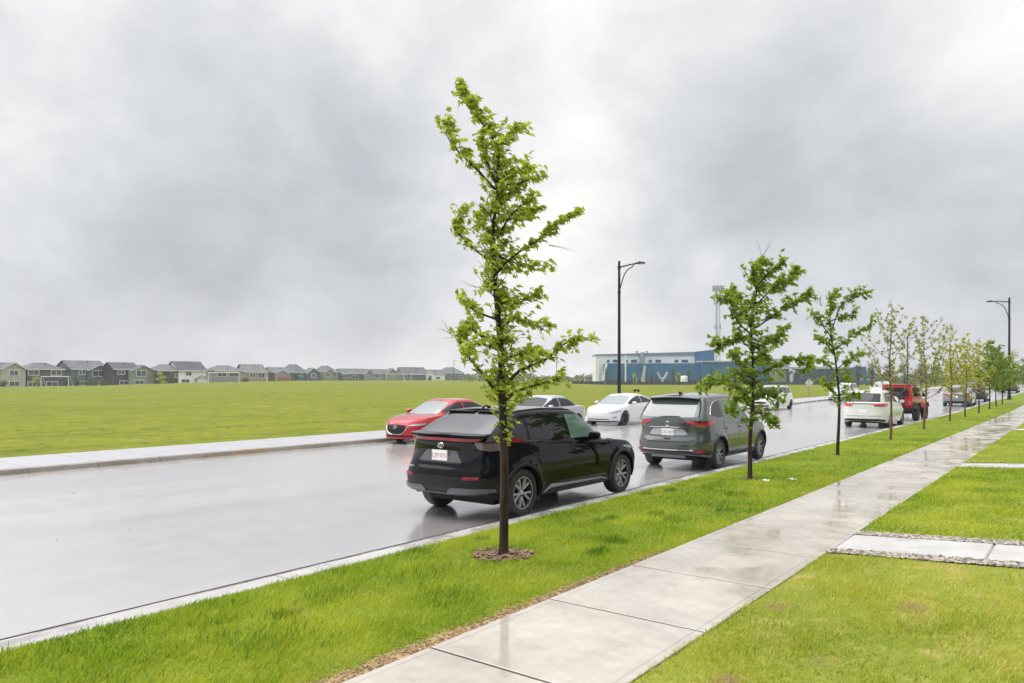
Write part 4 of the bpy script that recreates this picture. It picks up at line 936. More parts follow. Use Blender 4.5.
    glass_side(root, up, side, [glass_] * len(side), .005)
    mb = MB(); patch(mb, endf(up, False), rw, .006, 6, .02, 24); mb.build('rear_window', glass_, root, 60)
    b0 = .965 + (h - 1.44) * .45
    mb = MB(); patch(mb, endf(up, True), [(-.66, b0, b0 + .08), (-.62, b0 - .01, b0 + .22), (-.54, b0 - .02, h - .13), (0, b0 - .02, h - .085), (.54, b0 - .02, h - .13), (.62, b0 - .01, b0 + .22), (.66, b0, b0 + .08)], .006, 6, .02, 24); mb.build('windscreen', ws, root, 60)
    mirrors(root, low, 3.02, b0 - .03, paint_)
    handles(root, low, (1.35, 2.3), paint_ if front == 'ev' else paint_, .84 + (h - 1.44) * .4)
    seams(root, low, up, [[(1.2, .95), (1.22, .75), (1.32, .5)], [(2.12, .93), (2.12, .6), (2.12, .32)], [(3.25, .90), (3.28, .7), (3.2, .34)]])
    fe = endf(low, True); re = endf(low, False)
    if front == 'sport':   # dark mesh grille with bright lower frame
        mb = MB(); patch(mb, fe, [(-.42, .50, .56), (-.36, .40, .62), (-.2, .335, .635), (0, .325, .64), (.2, .335, .635), (.36, .40, .62), (.42, .50, .56)], .008, 6, .02, 40); o = mb.build('grille', 'plastic_black', root, 50)
        mb = MB(); P = [Vector((low.end(y, z, True) + .014, y, z)) for y, z in [(-.56, .585), (-.46, .555), (-.42, .47), (-.36, .385), (-.2, .325), (0, .315), (.2, .325), (.36, .385), (.42, .47), (.46, .555), (.56, .585)]]; mb.tube(P, [.006, .012] + [.012] * 7 + [.012, .006], 6); mb.build('grille_frame', 'chrome', o, 50)
        mb = MB(); zc_ = .55; X0 = low.end(0, zc_, True) + .022
        mb.tube([(X0, .065 * math.cos(2 * math.pi * k / 24), zc_ + .052 * math.sin(2 * math.pi * k / 24)) for k in range(25)], .006, 6, False)
        mb.tube([(X0, -.058, zc_ + .018), (X0, -.03, zc_ + .02), (X0, 0, zc_ - .022), (X0, .03, zc_ + .02), (X0, .058, zc_ + .018)], .006, 6); mb.build('emblem', 'chrome', o, 50)
        mb = MB(); patch(mb, fe, [(-.80, .20, .235), (0, .19, .225), (.80, .20, .235)], .02, 2, .04, 30); mb.build('front_splitter', 'paint_red', root, 50)
        mb = MB(); patch(mb, fe, [(-.62, .245, .29), (0, .24, .29), (.62, .245, .29)], .006, 2, .04, 30); mb.build('lower_intake', 'under_black', root, 50)
        hl = [(.42, .605, .615), (.58, .60, .64), (.80, .60, .665), (1.05, .635, .685), (1.22, .67, .69)]
    elif front == 'ev':
        mb = MB(); patch(mb, fe, [(-.55, .285, .32), (0, .28, .325), (.55, .285, .32)], .006, 3, .04, 30); mb.build('lower_intake', 'under_black', root, 50)
        mb = MB(); patch(mb, fe, [(-.85, .19, .24), (0, .18, .235), (.85, .19, .24)], .004, 3, .04, 30); mb.build('front_splitter', 'plastic_black', root, 50)
        for sg in (-1, 1):
            mb = MB(); patch(mb, fe, [(sg * .66, .37, .40), (sg * .80, .36, .44)], .006, 3, .04, 10); mb.build('fog_light', 'lamp_head', root, 50)
        hl = [(.52, .59, .60), (.66, .585, .635), (.9, .60, .67), (1.15, .65, .695), (1.28, .68, .70)]
    else:
        mb = MB(); patch(mb, fe, [(-.45, .46, .56), (0, .45, .60), (.45, .46, .56)], .006, 3, .04, 20); mb.build('grille', 'plastic_black', root, 50)
        mb = MB(); patch(mb, fe, [(-.6, .25, .35), (0, .24, .35), (.6, .25, .35)], .006, 3, .04, 20); mb.build('lower_intake', 'under_black', root, 50)
        hl = [(.5, .58, .64), (.8, .58, .69), (1.1, .62, .71), (1.2, .66, .70)]
    for sg in (-1, 1):
        mb = MB(); patch(mb, wrapf(low, True, sg), hl, .010, 4, .02, 24); mb.build('headlight', 'lamp_head', root, 50)
    tz = .84 + (h - 1.44) * .5
    for sg in (-1, 1):
        mb = MB()
        if rear == 'wagon': patch(mb, wrapf(low, False, sg), [(.42, tz + .015, tz + .10), (.6, tz - .005, tz + .12), (.85, tz, tz + .13), (1.15, tz + .02, tz + .13)], .014, 4, .02, 20)
        elif rear == 'tall': patch(mb, wrapf(low, False, sg), [(.62, tz - .06, tz + .14), (.8, tz - .1, tz + .16), (.95, tz - .08, tz + .16)], .014, 4, .02, 16)
        else: patch(mb, wrapf(low, False, sg), [(.45, tz - .02, tz + .06), (.7, tz - .03, tz + .08), (1.05, tz, tz + .08)], .014, 4, .02, 20)
        mb.build('taillight', 'lamp_red', root, 50)
    plate(root, low.end(0, .72, False) - .012, 0, .72 if rear != 'wagon' else .74, .31, .155, ' ', mat='plate_letter')
    mb = MB()
    for sg in (-1, 1): patch(mb, wrapf(low, False, sg), [(0, .30, .40), (.6, .30, .40), (.95, .28, .36)], .010, 3, .02, 20)
    mb.build('bumper_cladding', 'plastic_black', root, 50)
    if rear == 'wagon':
        mb = MB(); patch(mb, re, [(-.66, tz + .09, tz + .125), (.66, tz + .09, tz + .125)], .012, 2, .02, 20); mb.build('tailgate_trim', 'plastic_black', root, 50)
        mb = MB(); patch(mb, re, [(-.74, .52, .53), (.74, .52, .53)], .005, 2, .02, 20); mb.build('bumper_gap', 'under_black', root, 50)
    return root
def red_offroader(loc, rz):
    root = empty('parked_car', loc, rz, 'boxy bright red off-road car with spare wheel, ahead of the cream white estate car', 'car', 'cars parked along the near kerb')
    mb = MB(); mb.prism([(.12, .55), (.10, 1.12), (.35, 1.14), (2.65, 1.14), (2.75, 1.12), (3.75, 1.06), (3.85, .98), (3.85, .62), (3.5, .55)], -.74, .74, 'y'); mb.build('body', 'paint_bright_red', root, 35, bevel=.035)
    mb = MB(); vs = [(.12, .74, 1.13), (2.72, .74, 1.13), (2.42, .66, 1.80), (.20, .66, 1.80)]
    mb.add([(x, y, z) for x, y, z in vs] + [(x, -y, z) for x, y, z in vs], [(0, 1, 2, 3), (7, 6, 5, 4), (0, 4, 5, 1), (1, 5, 6, 2), (2, 6, 7, 3), (3, 7, 4, 0)]); mb.build('cab', 'paint_bright_red', root, 35, bevel=.04)
    mb = MB(); mb.box(.16, 2.46, -.68, .68, 1.785, 1.84); mb.build('roof', 'paint_bright_red', root, bevel=.025)
    for sg in (-1, 1):
        for x0, x1 in ((.32, 1.12), (1.24, 2.15)):
            mb = MB(); y = lambda z: sg * (.747 - (z - 1.13) * .119)
            xx1 = x1 + (.17 if x1 > 2 else 0); mb.add([(x0, y(1.22), 1.22), (xx1, y(1.22), 1.22), (x1 + .03, y(1.68), 1.68), (x0 + .02, y(1.68), 1.68)], [(0, 1, 2, 3)]); mb.build('side_window', 'glass_dark', root)
    mb = MB(); mb.add([(.118, -.58, 1.24), (.118, .58, 1.24), (.175, .54, 1.68), (.175, -.54, 1.68)], [(0, 1, 2, 3)]); mb.build('rear_window', 'glass_dark', root)
    mb = MB(); mb.add([(2.695, -.62, 1.22), (2.695, .62, 1.22), (2.49, .58, 1.70), (2.49, -.58, 1.70)], [(0, 1, 2, 3)]); mb.build('windscreen', 'glass_dark', root)
    add_wheels(root, (.80, 3.22), .78, .41, .26, 'offroad', 'rim_dark')
    for x in (.80, 3.22):
        for sg in (-1, 1):
            mb = MB(); poly = [(x - .62, .62), (x - .40, .92), (x + .40, .92), (x + .62, .66), (x + .56, .62), (x + .37, .86), (x - .37, .86), (x - .54, .60)]
            mb.prism(poly, sg * .72, sg * .93, 'y'); mb.build('fender', 'paint_bright_red' if x > 2 else 'plastic_black', root, bevel=.012)
    mb = MB(); mb.box(-.06, .12, -.80, .80, .48, .66); mb.build('rear_bumper', 'plastic_black', root, bevel=.02)
    mb = MB(); mb.box(3.85, 4.05, -.80, .80, .48, .66); mb.build('front_bumper', 'plastic_black', root, bevel=.02)
    mb = MB(); mb.box(.3, 3.6, -.60, .60, .36, .60); mb.build('underbody', 'under_black', root)
    mb = MB(); mb.box(3.852, 3.87, -.42, .42, .70, .98); mb.build('grille', 'plastic_black', root)
    for sg in (-1, 1):
        mb = MB(); mb.lathe([(0, .02), (.09, .02), (.10, 0)], 20); q = mb.build('headlight', 'lamp_head', root, 40, loc=(3.86, sg * .54, .88)); q.rotation_euler = (0, 0, R(-90))
        mb = MB(); mb.box(.085, .11, sg * .56, sg * .70, .82, 1.02); mb.build('taillight', 'lamp_red', root, bevel=.006)
        mb = MB(); mb.tube([(2.2, sg * .75, 1.2), (2.2, sg * .90, 1.25)], .02, 6); mb.box(2.15, 2.24, sg * .84, sg * 1.0, 1.2, 1.38); mb.build('mirror', 'plastic_black', root)
    e = empty('spare_wheel', (-.05, .02, 1.06), R(-90)); e.parent = root
    ty, dk, fa = wheel_meshes('offroad', .41, .26)
    for nm, me in (('tyre', ty), ('rim', dk)):
        o = bpy.data.objects.new(nm, me); COL.objects.link(o); o.parent = e; 
    mb = MB(); mb.lathe([(0, -.125), (.17, -.125), (.18, -.11)], 24); mb.build('wheel_cap', 'plate_white', e, 40)
    return root

NEAR = 'cars parked along the near kerb'; FAR = 'cars parked along the far kerb'
def zr(x, y): return float(np.interp(x, [-18.9, -16, -12.8, -9.5, -6.75], [0, .03, .05, .03, 0])) + rise(y)
black_crossover((-7.74, 8.22, .012), R(90))
grey_crossover((-7.74, 15.92, .012), R(90))
car('parked_car', (-7.75, 34.9, .01), R(90), 'cream white estate car with red tail lamps parked between the third and fourth trees', NEAR, 'paint_pearl', 'wagon', L_=4.62, W_=1.84, H=1.63, wheel='five', face='rim_machined', rear='wagon', glass_='glass_dark')
red_offroader((-7.78, 42.0, .01), R(90))
car('parked_car', (-7.75, 63.0, zr(-7.7, 64)), R(90), 'mid grey saloon parked far up the near kerb beyond the red off-roader', NEAR, 'paint_mid_grey', 'saloon', H=1.46, wheel='five')
car('parked_car', (-7.75, 73.5, zr(-7.7, 75)), R(90), 'dark grey crossover with red tail lamp just beyond the mid grey saloon', NEAR, 'paint_dark_grey', 'wagon', H=1.66, rear='tall', wheel='five', r=.35)
car('parked_car', (-7.75, 108, zr(-7.7, 109)), R(90), 'dark vehicle at the far end of the near kerb by the right-hand street lamp', NEAR, 'paint_dark_grey', 'wagon', H=1.7, rear='tall', wheel='five', r=.35)
car('parked_car', (-17.80, 21.6, .008), R(-90), 'glossy red saloon with black grille on the far kerb', FAR, 'paint_red', 'saloon', L_=4.62, W_=1.80, H=1.44, front='sport', wheel='multi', face='rim_dark', cols=180, ws='glass_screen')
car('parked_car', (-17.72, 27.35, .008), R(-90), 'silver saloon on the far kerb between the red saloon and the white fastback', FAR, 'paint_silver', 'saloon', L_=4.65, W_=1.80, H=1.46, wheel='five', cols=150)
car('parked_car', (-17.60, 33.9, .01), R(-90), 'white electric fastback with dark wheels facing the camera below the street lamp', FAR, 'paint_white', 'fastback', L_=4.69, W_=1.85, H=1.44, front='ev', wheel='aero', face='rim_dark', cols=170, r=.335, ws='glass_screen')
car('parked_car', (-17.55, 54.8, zr(-17.5, 53)), R(-90), 'pale silver people carrier on the far kerb right of the grey crossover', FAR, 'paint_pearl', 'wagon', L_=4.8, W_=1.85, H=1.66, wheel='five', r=.34)
car('moving_car', (-15.9, 82, zr(-16, 80)), R(-90), 'small distant white car with pale windscreen driving towards the camera', 'cars driving on the road', 'paint_white', 'wagon', H=1.65, wheel='five', ws='glass_screen')
car('parked_car', (-17.5, 74, zr(-17, 72)), R(-90), 'distant white car on the far kerb partly behind the third tree', FAR, 'paint_white', 'wagon', H=1.6, wheel='five', ws='glass_screen')
# ------------------------------------------------------------------ trees
RV = Vector((CA, SA, 0)); FV = Vector((-SA, CA, 0)); UP = Vector((0, 0, 1))
WIND = np.array([CA * .95 - .12, SA * .95 + .1, -.10])
HALF = [(0, 0), (-.10, .20), (.10, .46), (.26, .26), (.50, .44), (.60, .17), (1.0, 0)]
def leaves(name, sites, dirs, size, mat, parent, simple_=False):
    """real five-lobed blades folded on the mid rib; sites (n,3), dirs (n,3)"""
    n = len(sites); d = dirs / np.linalg.norm(dirs, axis=1, keepdims=True)
    up = np.array([0, 0, 1.]) + rng.normal(0, .55, (n, 3)); s_ = np.cross(up, d); s_ /= np.linalg.norm(s_, axis=1, keepdims=True) + 1e-9
    nn = np.cross(d, s_); sz = (size * rng.uniform(.6, 1.2, n))[:, None]; fold = rng.uniform(.15, .7, n)[:, None]
    half = HALF if not simple_ else [(0, 0), (.25, .36), (.6, .30), (1, 0)]
    P = []
    for sg in (1, -1):
        for a, b in half: P.append(sites + (d * a - nn * (.25 * a * a)) * sz + (s_ * sg * b * .85 + nn * fold * b) * sz)
    k = len(half); V = np.stack(P, 1).reshape(-1, 3); o_ = np.arange(n)[:, None] * (2 * k)
    Fi = np.concatenate([o_ + np.arange(k)[None, :], o_ + (k + np.arange(k))[None, ::-1]], 1).ravel()
    T = np.repeat(np.stack([rng.random(n), rng.random(n), np.zeros(n), np.ones(n)], 1), 2 * k, axis=0)
    return fromsoup(name, V, Fi, [k] * (2 * n), mat, T, parent)
def bez(pts, n=10):
    """smooth poly line through points (Catmull-Rom)"""
    P = [pts[0] * 2 - pts[1]] + list(pts) + [pts[-1] * 2 - pts[-2]]; out_ = []
    for i in range(1, len(P) - 2):
        for t in np.linspace(0, 1, n, endpoint=False):
            a, b, c, d = P[i - 1], P[i], P[i + 1], P[i + 2]
            out_.append(.5 * ((2 * b) + (c - a) * t + (2 * a - 5 * b + 4 * c - d) * t * t + (3 * b - a - 3 * c + d) * t ** 3))
    out_.append(P[-2]); return out_
def rv(s=1.): return Vector((random.gauss(0, s), random.gauss(0, s), random.gauss(0, s)))
def sprout(mbt, sites, dirs, p, dirn, length, rad, nleaf, bare=False, wind=1.0):
    q = [p]; d = dirn.normalized(); st = 4
    for i in range(st):
        d = (d + rv(.14) + Vector(WIND) * .10 * wind).normalized(); q.append(q[-1] + d * length / st)
    mbt.tube(q, [rad, rad * .8, rad * .6, rad * .45, rad * .3], 4, False)
    if bare: return
    for i in range(nleaf):
        t = random.random() ** .7; k = min(st - 1, int(t * st)); pp = q[k].lerp(q[k + 1], t * st - k)
        dd = d * .35 + Vector(WIND) * wind * random.uniform(.4, 1.1) + rv(.42) - UP * .12
        sites.append(pp + rv(.016)); dirs.append(dd)
def finish_tree(root, mt, mc, sites, dirs, size, leafmat, bark, simple_=False):
    t = mt.build('trunk', bark, root, 60)
    br = mc.build('branches', bark, root, 60) if mc.v else None
    if sites: leaves('crown', np.array([tuple(s) for s in sites]), np.array([tuple(s) for s in dirs]), size, leafmat, root, simple_)
def traced(i, trunk, limbs, H, trad, label, shoots, hw, size, leafmat, ubase, cb, seed, perm=26, nl=(4, 7), bare=()):
    random.seed(seed); bx_, by_ = TREES[i]; bz = float(vz(bx_)) + rise(by_) - .01; d0 = fwd(bx_, by_); l0 = lat(bx_, by_)
    root = empty('street_tree', (bx_, by_, bz), 0, label, 'tree', 'young street trees on the grass verge')
    def Pp(u, v, dep=0): return RV * ((u - U0) / F * d0 - l0) + FV * dep + UP * (CAMH + (V0 - v) / F * d0 - bz)
    T = bez([Vector((0, 0, -.08)), Vector((0, 0, .25))] + [Pp(*t) for t in trunk], 6); n = len(T)
    mt = MB(); mt.tube(T, [max(.004, trad * (1 - .92 * max(0, t.z) / H)) * (1.25 if t.z < .05 else 1) for t in T], 12)
    mc = MB(); S_, D_ = [], []
    for k_, pts in enumerate(limbs):
        k = len(pts); dep = random.uniform(.15, .5) * (1 if k_ % 2 else -1); L_ = bez([Pp(u, v, dep * j / (k - 1)) for j, (u, v) in enumerate(pts)], 6); m_ = len(L_)
        near = min(T, key=lambda t: (t - L_[0]).length); L_ = [near] + L_[1:]; mc.tube(L_, [trad * .36 * (1 - .8 * j / (m_ - 1)) for j in range(m_)], 6)
        ln = sum((p - q).length for p, q in zip(L_, L_[1:])); cnt = int(ln * perm)
        for j in range(cnt):
            t = .2 + .8 * (j + random.random()) / cnt; q = min(m_ - 2, int(t * (m_ - 1))); p = L_[q].lerp(L_[q + 1], t * (m_ - 1) - q)
            sprout(mc, S_, D_, p, (L_[q + 1] - L_[q]).normalized() * .6 + rv(.6) + UP * .15, random.uniform(.08, .26), .004, random.randint(*nl))
    for j in range(shoots):
        z = cb + (H - cb) * random.random(); q = min(range(n), key=lambda k: abs(T[k].z - z)); ll = float(np.interp(z / H, [h[0] for h in hw], [h[1] for h in hw])) * random.uniform(.3, 1.1); an = random.uniform(0, 6.283)
        sprout(mc, S_, D_, T[q] + rv(.01), RV * math.cos(an) + FV * math.sin(an) + UP * random.uniform(.1, .8), ll, .006, random.randint(*nl))
    for (u, v, an, l_) in bare:
        for da in (0, .35, -.4): sprout(mc, S_, D_, Pp(u, v, 0), RV * math.cos(an + da) + UP * math.sin(an + da), l_ * random.uniform(.6, 1), .005, 0, True, .2)
    finish_tree(root, mt, mc, S_, D_, size, leafmat, 'bark')
def traced_tree():
    bx_, by_ = TREES[0]; bz = .20; d0 = fwd(bx_, by_); l0 = lat(bx_, by_)
    root = empty('street_tree', (bx_, by_, bz), 0, 'tall thin wind-blown maple in a mulch ring in front of the black crossover', 'tree', 'young street trees on the grass verge')
    def Pp(u, v, dep=0): return RV * ((u - U0) / F * d0 - l0) + FV * dep + UP * (CAMH + (V0 - v) / F * d0 - bz)
    trunk = [(503.5, 556, 0), (504, 520, 0), (504.5, 470, .0), (503, 420, .01), (501.5, 385, .0), (501, 351, .02), (497, 305, .0), (494, 265, -.02), (493, 231, .0), (497, 195, .03), (498, 165, .0), (495, 146, 0), (488, 130, .02), (477, 117, .03), (467, 99, .05), (457, 85, .06)]
    T = bez([Pp(*t) for t in trunk], 6); n = len(T)
    rad = [float(np.interp(t.z, [-.1, 0, .15, 1.2, 2.1, 3.0, 4.0, 4.7, 5.2], [.062, .056, .050, .046, .036, .026, .016, .008, .003])) for t in T]
    mt = MB(); mt.tube([T[0] - UP * .08] + T, [.075] + rad, 14)
    mc = MB(); S_, D_ = [], []
    limbs = [([(495, 190), (484, 178), (468, 163), (457, 153), (448, 140), (450, 131)], -.25), ([(493, 262), (476, 250), (462, 236), (454, 226), (456, 214), (462, 207)], .2),
             ([(495, 275), (514, 256), (541, 239), (553, 226), (574, 214)], -.1), ([(497, 222), (522, 214), (541, 204)], .25), ([(497, 210), (514, 190), (537, 180)], -.2),
             ([(505, 388), (518, 372), (546, 359), (566, 343), (590, 337)], .15), ([(503, 402), (518, 391), (538, 384), (560, 378)], -.2), ([(500, 398), (487, 380), (471, 360), (459, 343), (462, 330)], .1),
             ([(500, 345), (484, 338), (470, 330), (455, 337)], -.15), ([(498, 320), (478, 312), (468, 306), (458, 298)], .2), ([(498, 312), (520, 303), (536, 296)], -.15), ([(496, 255), (520, 262), (549, 262)], .3),
             ([(498, 160), (504, 140), (512, 128), (520, 124)], .1), ([(497, 240), (508, 222), (520, 212), (532, 205)], -.4), ([(500, 330), (514, 318), (528, 322), (552, 325)], .35), ([(501, 360), (525, 352), (545, 352)], .5),
             ([(500, 350), (480, 345), (466, 352)], -.5), ([(494, 235), (480, 222), (474, 205)], .45), ([(497, 200), (515, 170), (528, 156)], .35), ([(497, 185), (485, 160), (482, 142)], -.3)]
    for pts, dep in limbs:
        k = len(pts); L_ = bez([Pp(u, v, dep * i / (k - 1)) for i, (u, v) in enumerate(pts)], 6); m_ = len(L_)
        near = min(T, key=lambda t: (t - L_[0]).length); L_ = [near] + L_[1:]
        r0 = .020 if pts[0][1] > 340 else .014
        mc.tube(L_, [r0 * (1 - .8 * i / (m_ - 1)) for i in range(m_)], 6)
        ln = sum((a - b).length for a, b in zip(L_, L_[1:])); cnt = int(ln * 30)
        for j in range(cnt):
            t = .22 + .78 * (j + random.random()) / cnt; i = min(m_ - 2, int(t * (m_ - 1))); p = L_[i].lerp(L_[i + 1], t * (m_ - 1) - i)
            sprout(mc, S_, D_, p, (L_[i + 1] - L_[i]).normalized() * .6 + rv(.6) + UP * .2, random.uniform(.05, .17), .003, random.randint(4, 8))
    # short shoots all the way up the stem
    hw = [(1.1, .10), (1.35, .20), (1.7, .28), (2.1, .34), (2.5, .30), (2.9, .30), (3.3, .34), (3.7, .34), (4.1, .34), (4.5, .30), (4.75, .18), (5.1, .10)]
    for j in range(370):
        z = 1.18 + 3.95 * random.random() ** .85; i = min(range(n), key=lambda k: abs(T[k].z - z)); ll = float(np.interp(z, [h[0] for h in hw], [h[1] for h in hw])) * random.uniform(.35, 1.1)
        q = random.uniform(0, 6.283); dirn = RV * math.cos(q) + FV * math.sin(q) + UP * random.uniform(.1, .9)
        sprout(mc, S_, D_, T[i] + rv(.01), dirn, ll, .005, random.randint(4, 7) if z > 1.5 else 2)
    # bare twigs
    for (u, v, a, l_) in ((456, 337, 2.7, .22), (452, 334, 2.4, .20), (478, 288, 2.5, .2), (548, 245, -.3, .3), (490, 176, 2.3, .2)):
        sprout(mc, S_, D_, Pp(u, v, 0), RV * math.cos(a) + UP * math.sin(a), l_, .004, 0, True, .2); sprout(mc, S_, D_, Pp(u, v, 0), RV * math.cos(a + .4) + UP * math.sin(a + .4), l_ * .7, .003, 0, True, .2)
    finish_tree(root, mt, mc, S_, D_, .070, 'leaf_spring', 'bark')
def young_tree(i, H, label, spread, cb, leafmat, bark, nl, size, up=.7, twn=3, bare_top=0, lean=0., seed=1, group='young street trees on the grass verge', name='street_tree', loc=None, wind=1.0, leafs=(3, 5), trad=.042, perm=16, simple_=False, tops=None):
    random.seed(seed)
    bx_, by_ = loc[:2] if loc else TREES[i]; bz = loc[2] if loc else float(vz(bx_)) + rise(by_) - .01
    root = empty(name, (bx_, by_, bz), 0, label, 'tree', group)
    zs = np.linspace(0, H, 9); T = [Vector((0, 0, -.08))]
    for z in zs: T.append(RV * (lean * (z / H) ** 1.5 * H + .03 * math.sin(z * 2.1 + seed)) + FV * (.03 * math.sin(z * 1.7 + seed * 2)) + UP * z)
    T = bez(T, 4); n = len(T); mt = MB(); mt.tube(T, [max(.004, trad * (1 - .93 * max(0, t.z) / H)) * (1.25 if t.z < .05 else 1) for t in T], 10)
    mc = MB(); S_, D_ = [], []; ga = seed * 1.3
    for k in range(nl):
        f = (k + .3 * random.random()) / nl; z = cb + (H * .93 - cb) * f; ga += 2.4 + random.uniform(-.4, .4)
        i0 = min(range(n), key=lambda a: abs(T[a].z - z)); L0 = T[i0]
        env = float(np.interp(f, [p[0] for p in spread], [p[1] for p in spread])) * random.uniform(.7, 1.15)
        dirn = RV * math.cos(ga) + FV * math.sin(ga); pts = [L0]; m_ = 5
        for q in range(1, m_ + 1):
            t = q / m_; pts.append(L0 + dirn * env * (t ** .85) + UP * env * up * (t ** 1.35) + RV * .10 * wind * t * t * env + rv(.02 * env))
        Lb = bez(pts, 3); mm = len(Lb); r0 = max(.004, trad * .38 * (1 - f * .7)); mc.tube(Lb, [r0 * (1 - .8 * a / (mm - 1)) for a in range(mm)], 5)
        cnt = max(2, int(env * perm))
        for j in range(cnt):
            t = .18 + .82 * (j + random.random()) / cnt; a = min(mm - 2, int(t * (mm - 1))); p = Lb[a].lerp(Lb[a + 1], t * (mm - 1) - a)
            b_ = (f > 1 - bare_top) and random.random() < .75
            sprout(mc, S_, D_, p, (Lb[a + 1] - Lb[a]).normalized() * .7 + rv(.5) + UP * up * .4, random.uniform(.10, .26) * (1 if env > .4 else .8), .004, random.randint(*leafs), b_, wind)
    for j in range(int(twn * 10)):
        z = cb + (H - cb) * random.random(); i0 = min(range(n), key=lambda a: abs(T[a].z - z)); q = random.uniform(0, 6.283)
        sprout(mc, S_, D_, T[i0], RV * math.cos(q) + FV * math.sin(q) + UP * .6, random.uniform(.12, .3), .004, random.randint(*leafs), (z / H > 1 - bare_top) and random.random() < .7, wind)
    for j in range(4): sprout(mc, S_, D_, T[-1] - UP * .1, UP + rv(.25), .32, .005, 0, bare_top > 0, .3)
    finish_tree(root, mt, mc, S_, D_, size, leafmat, bark, simple_)
    return root
traced_tree()
traced(1, [(750, 440, 0), (752.8, 400, 0), (752.8, 360, 0), (751, 322, 0), (755, 300, 0), (760, 276, 0), (761, 262, 0)],
  [[(750, 398), (735, 388), (715, 380), (697, 384)], [(752, 350), (738, 338), (724, 346), (716, 340)], [(752, 335), (736, 322), (728, 306), (718, 299)], [(752, 322), (743, 300), (737, 288)], [(757, 290), (750, 280), (748, 268)],
   [(756, 305), (775, 288), (793, 276), (805, 268)], [(753, 330), (775, 314), (790, 304), (806, 296)], [(752, 350), (775, 340), (791, 330)], [(753, 378), (775, 366), (800, 358), (803, 366)], [(752, 402), (768, 394), (785, 400)],
   [(752, 370), (735, 362), (728, 356)], [(752, 390), (738, 402), (730, 415)], [(758, 285), (768, 272), (778, 265)], [(752, 345), (765, 352), (775, 362)], [(751, 410), (760, 415), (768, 425)], [(752, 378), (742, 374), (734, 378)]],
  4.35, .045, 'bushy green maple with a few bare top twigs beside the grey crossover', 150, [(0, .1), (.3, .35), (.5, .5), (.75, .4), (.9, .2), (1, .1)], .084, 'leaf_green', 0, 1.0, 5, 32, (8, 13), ((762, 258, 1.4, .42), (750, 280, 1.9, .4), (735, 310, 2.2, .3)))
traced(2, [(839, 420, 0), (839, 395, 0), (835.4, 360, 0), (830.5, 331, 0), (831, 305, 0), (834, 296, 0)],
  [[(832, 330), (838, 308), (850, 296), (858, 294)], [(832, 338), (822, 322), (816, 312)], [(834, 354), (824, 344), (814, 338)], [(836, 372), (826, 362), (818, 358)], [(833, 352), (848, 336), (863, 325)], [(836, 370), (855, 358), (872, 352)], [(838, 397), (825, 388), (812, 378)], [(839, 402), (852, 396), (867, 393)], [(832, 320), (840, 318), (848, 312)], [(838, 385), (848, 378), (856, 374)], [(831, 315), (826, 302), (828, 294)]],
  4.15, .042, 'green maple with slim dark trunk between the grey crossover and the white estate car', 70, [(0, .1), (.3, .3), (.5, .45), (.8, .35), (1, .12)], .084, 'leaf_green', 0, 1.2, 9, 23, (7, 11), ((832, 300, 1.7, .4), (822, 306, 2.1, .35)))
young_tree(3, 4.3, 'sparse young tree with reddish trunk in front of the white estate car', [(0, 1.0), (.3, 1.0), (.6, .75), (1, .3)], 1.3, 'leaf_young', 'bark_red', 20, .10, 1.15, 3, 0, 0, 12, leafs=(2, 4), perm=12, wind=.25)
young_tree(4, 4.2, 'sparse young tree with forked upright branches beside the red off-roader', [(0, 1.1), (.3, 1.0), (.6, .8), (1, .3)], 1.2, 'leaf_young', 'bark_red', 20, .11, 1.2, 3, 0, 0, 17, leafs=(2, 4), perm=12, wind=.25)
young_tree(5, 4.3, 'thin yellow-green tree with reddish trunk at the tail of the mid grey saloon', [(0, 1.2), (.3, 1.1), (.6, .8), (1, .3)], 1.1, 'leaf_yellow', 'bark_red', 20, .13, 1.0, 4, 0, 0, 23, leafs=(2, 4), perm=9, wind=.3)
young_tree(6, 4.0, 'yellow-green tree at the nose of the mid grey saloon, with reddish trunk', [(0, 1.3), (.3, 1.2), (.6, .8), (1, .3)], 1.0, 'leaf_yellow', 'bark_red', 22, .14, .9, 4, 0, 0, 29, leafs=(3, 5), perm=9, wind=.3)
young_tree(7, 4.1, 'pale thin-leaved tree just left of the two dense dark green trees', [(0, 1.0), (.3, .9), (.6, .8), (1, .4)], 1.1, 'leaf_yellow', 'bark', 20, .13, 1.0, 4, 0, 0, 31, leafs=(2, 4), perm=8, wind=.3)
young_tree(8, 4.3, 'dense dark green tree standing left of the far row on the verge', [(0, 1.1), (.3, 1.15), (.6, .9), (1, .35)], 1.1, 'leaf_deep', 'bark', 26, .17, .6, 6, 0, 0, 37, leafs=(5, 7), perm=10, wind=.5, simple_=True)
young_tree(9, 3.8, 'rounded dense green tree, second of the dense trees from the left', [(0, 1.2), (.3, 1.3), (.6, 1.0), (1, .35)], 1.0, 'leaf_deep', 'bark', 26, .17, .6, 6, 0, 0, 41, leafs=(5, 7), perm=10, wind=.5, simple_=True)
young_tree(10, 3.4, 'dense green tree nearest the second street lamp', [(0, 1.2), (.3, 1.3), (.6, 1.0), (1, .35)], .9, 'leaf_green', 'bark', 26, .17, .6, 6, 0, 0, 43, leafs=(5, 7), perm=10, wind=.5, simple_=True)

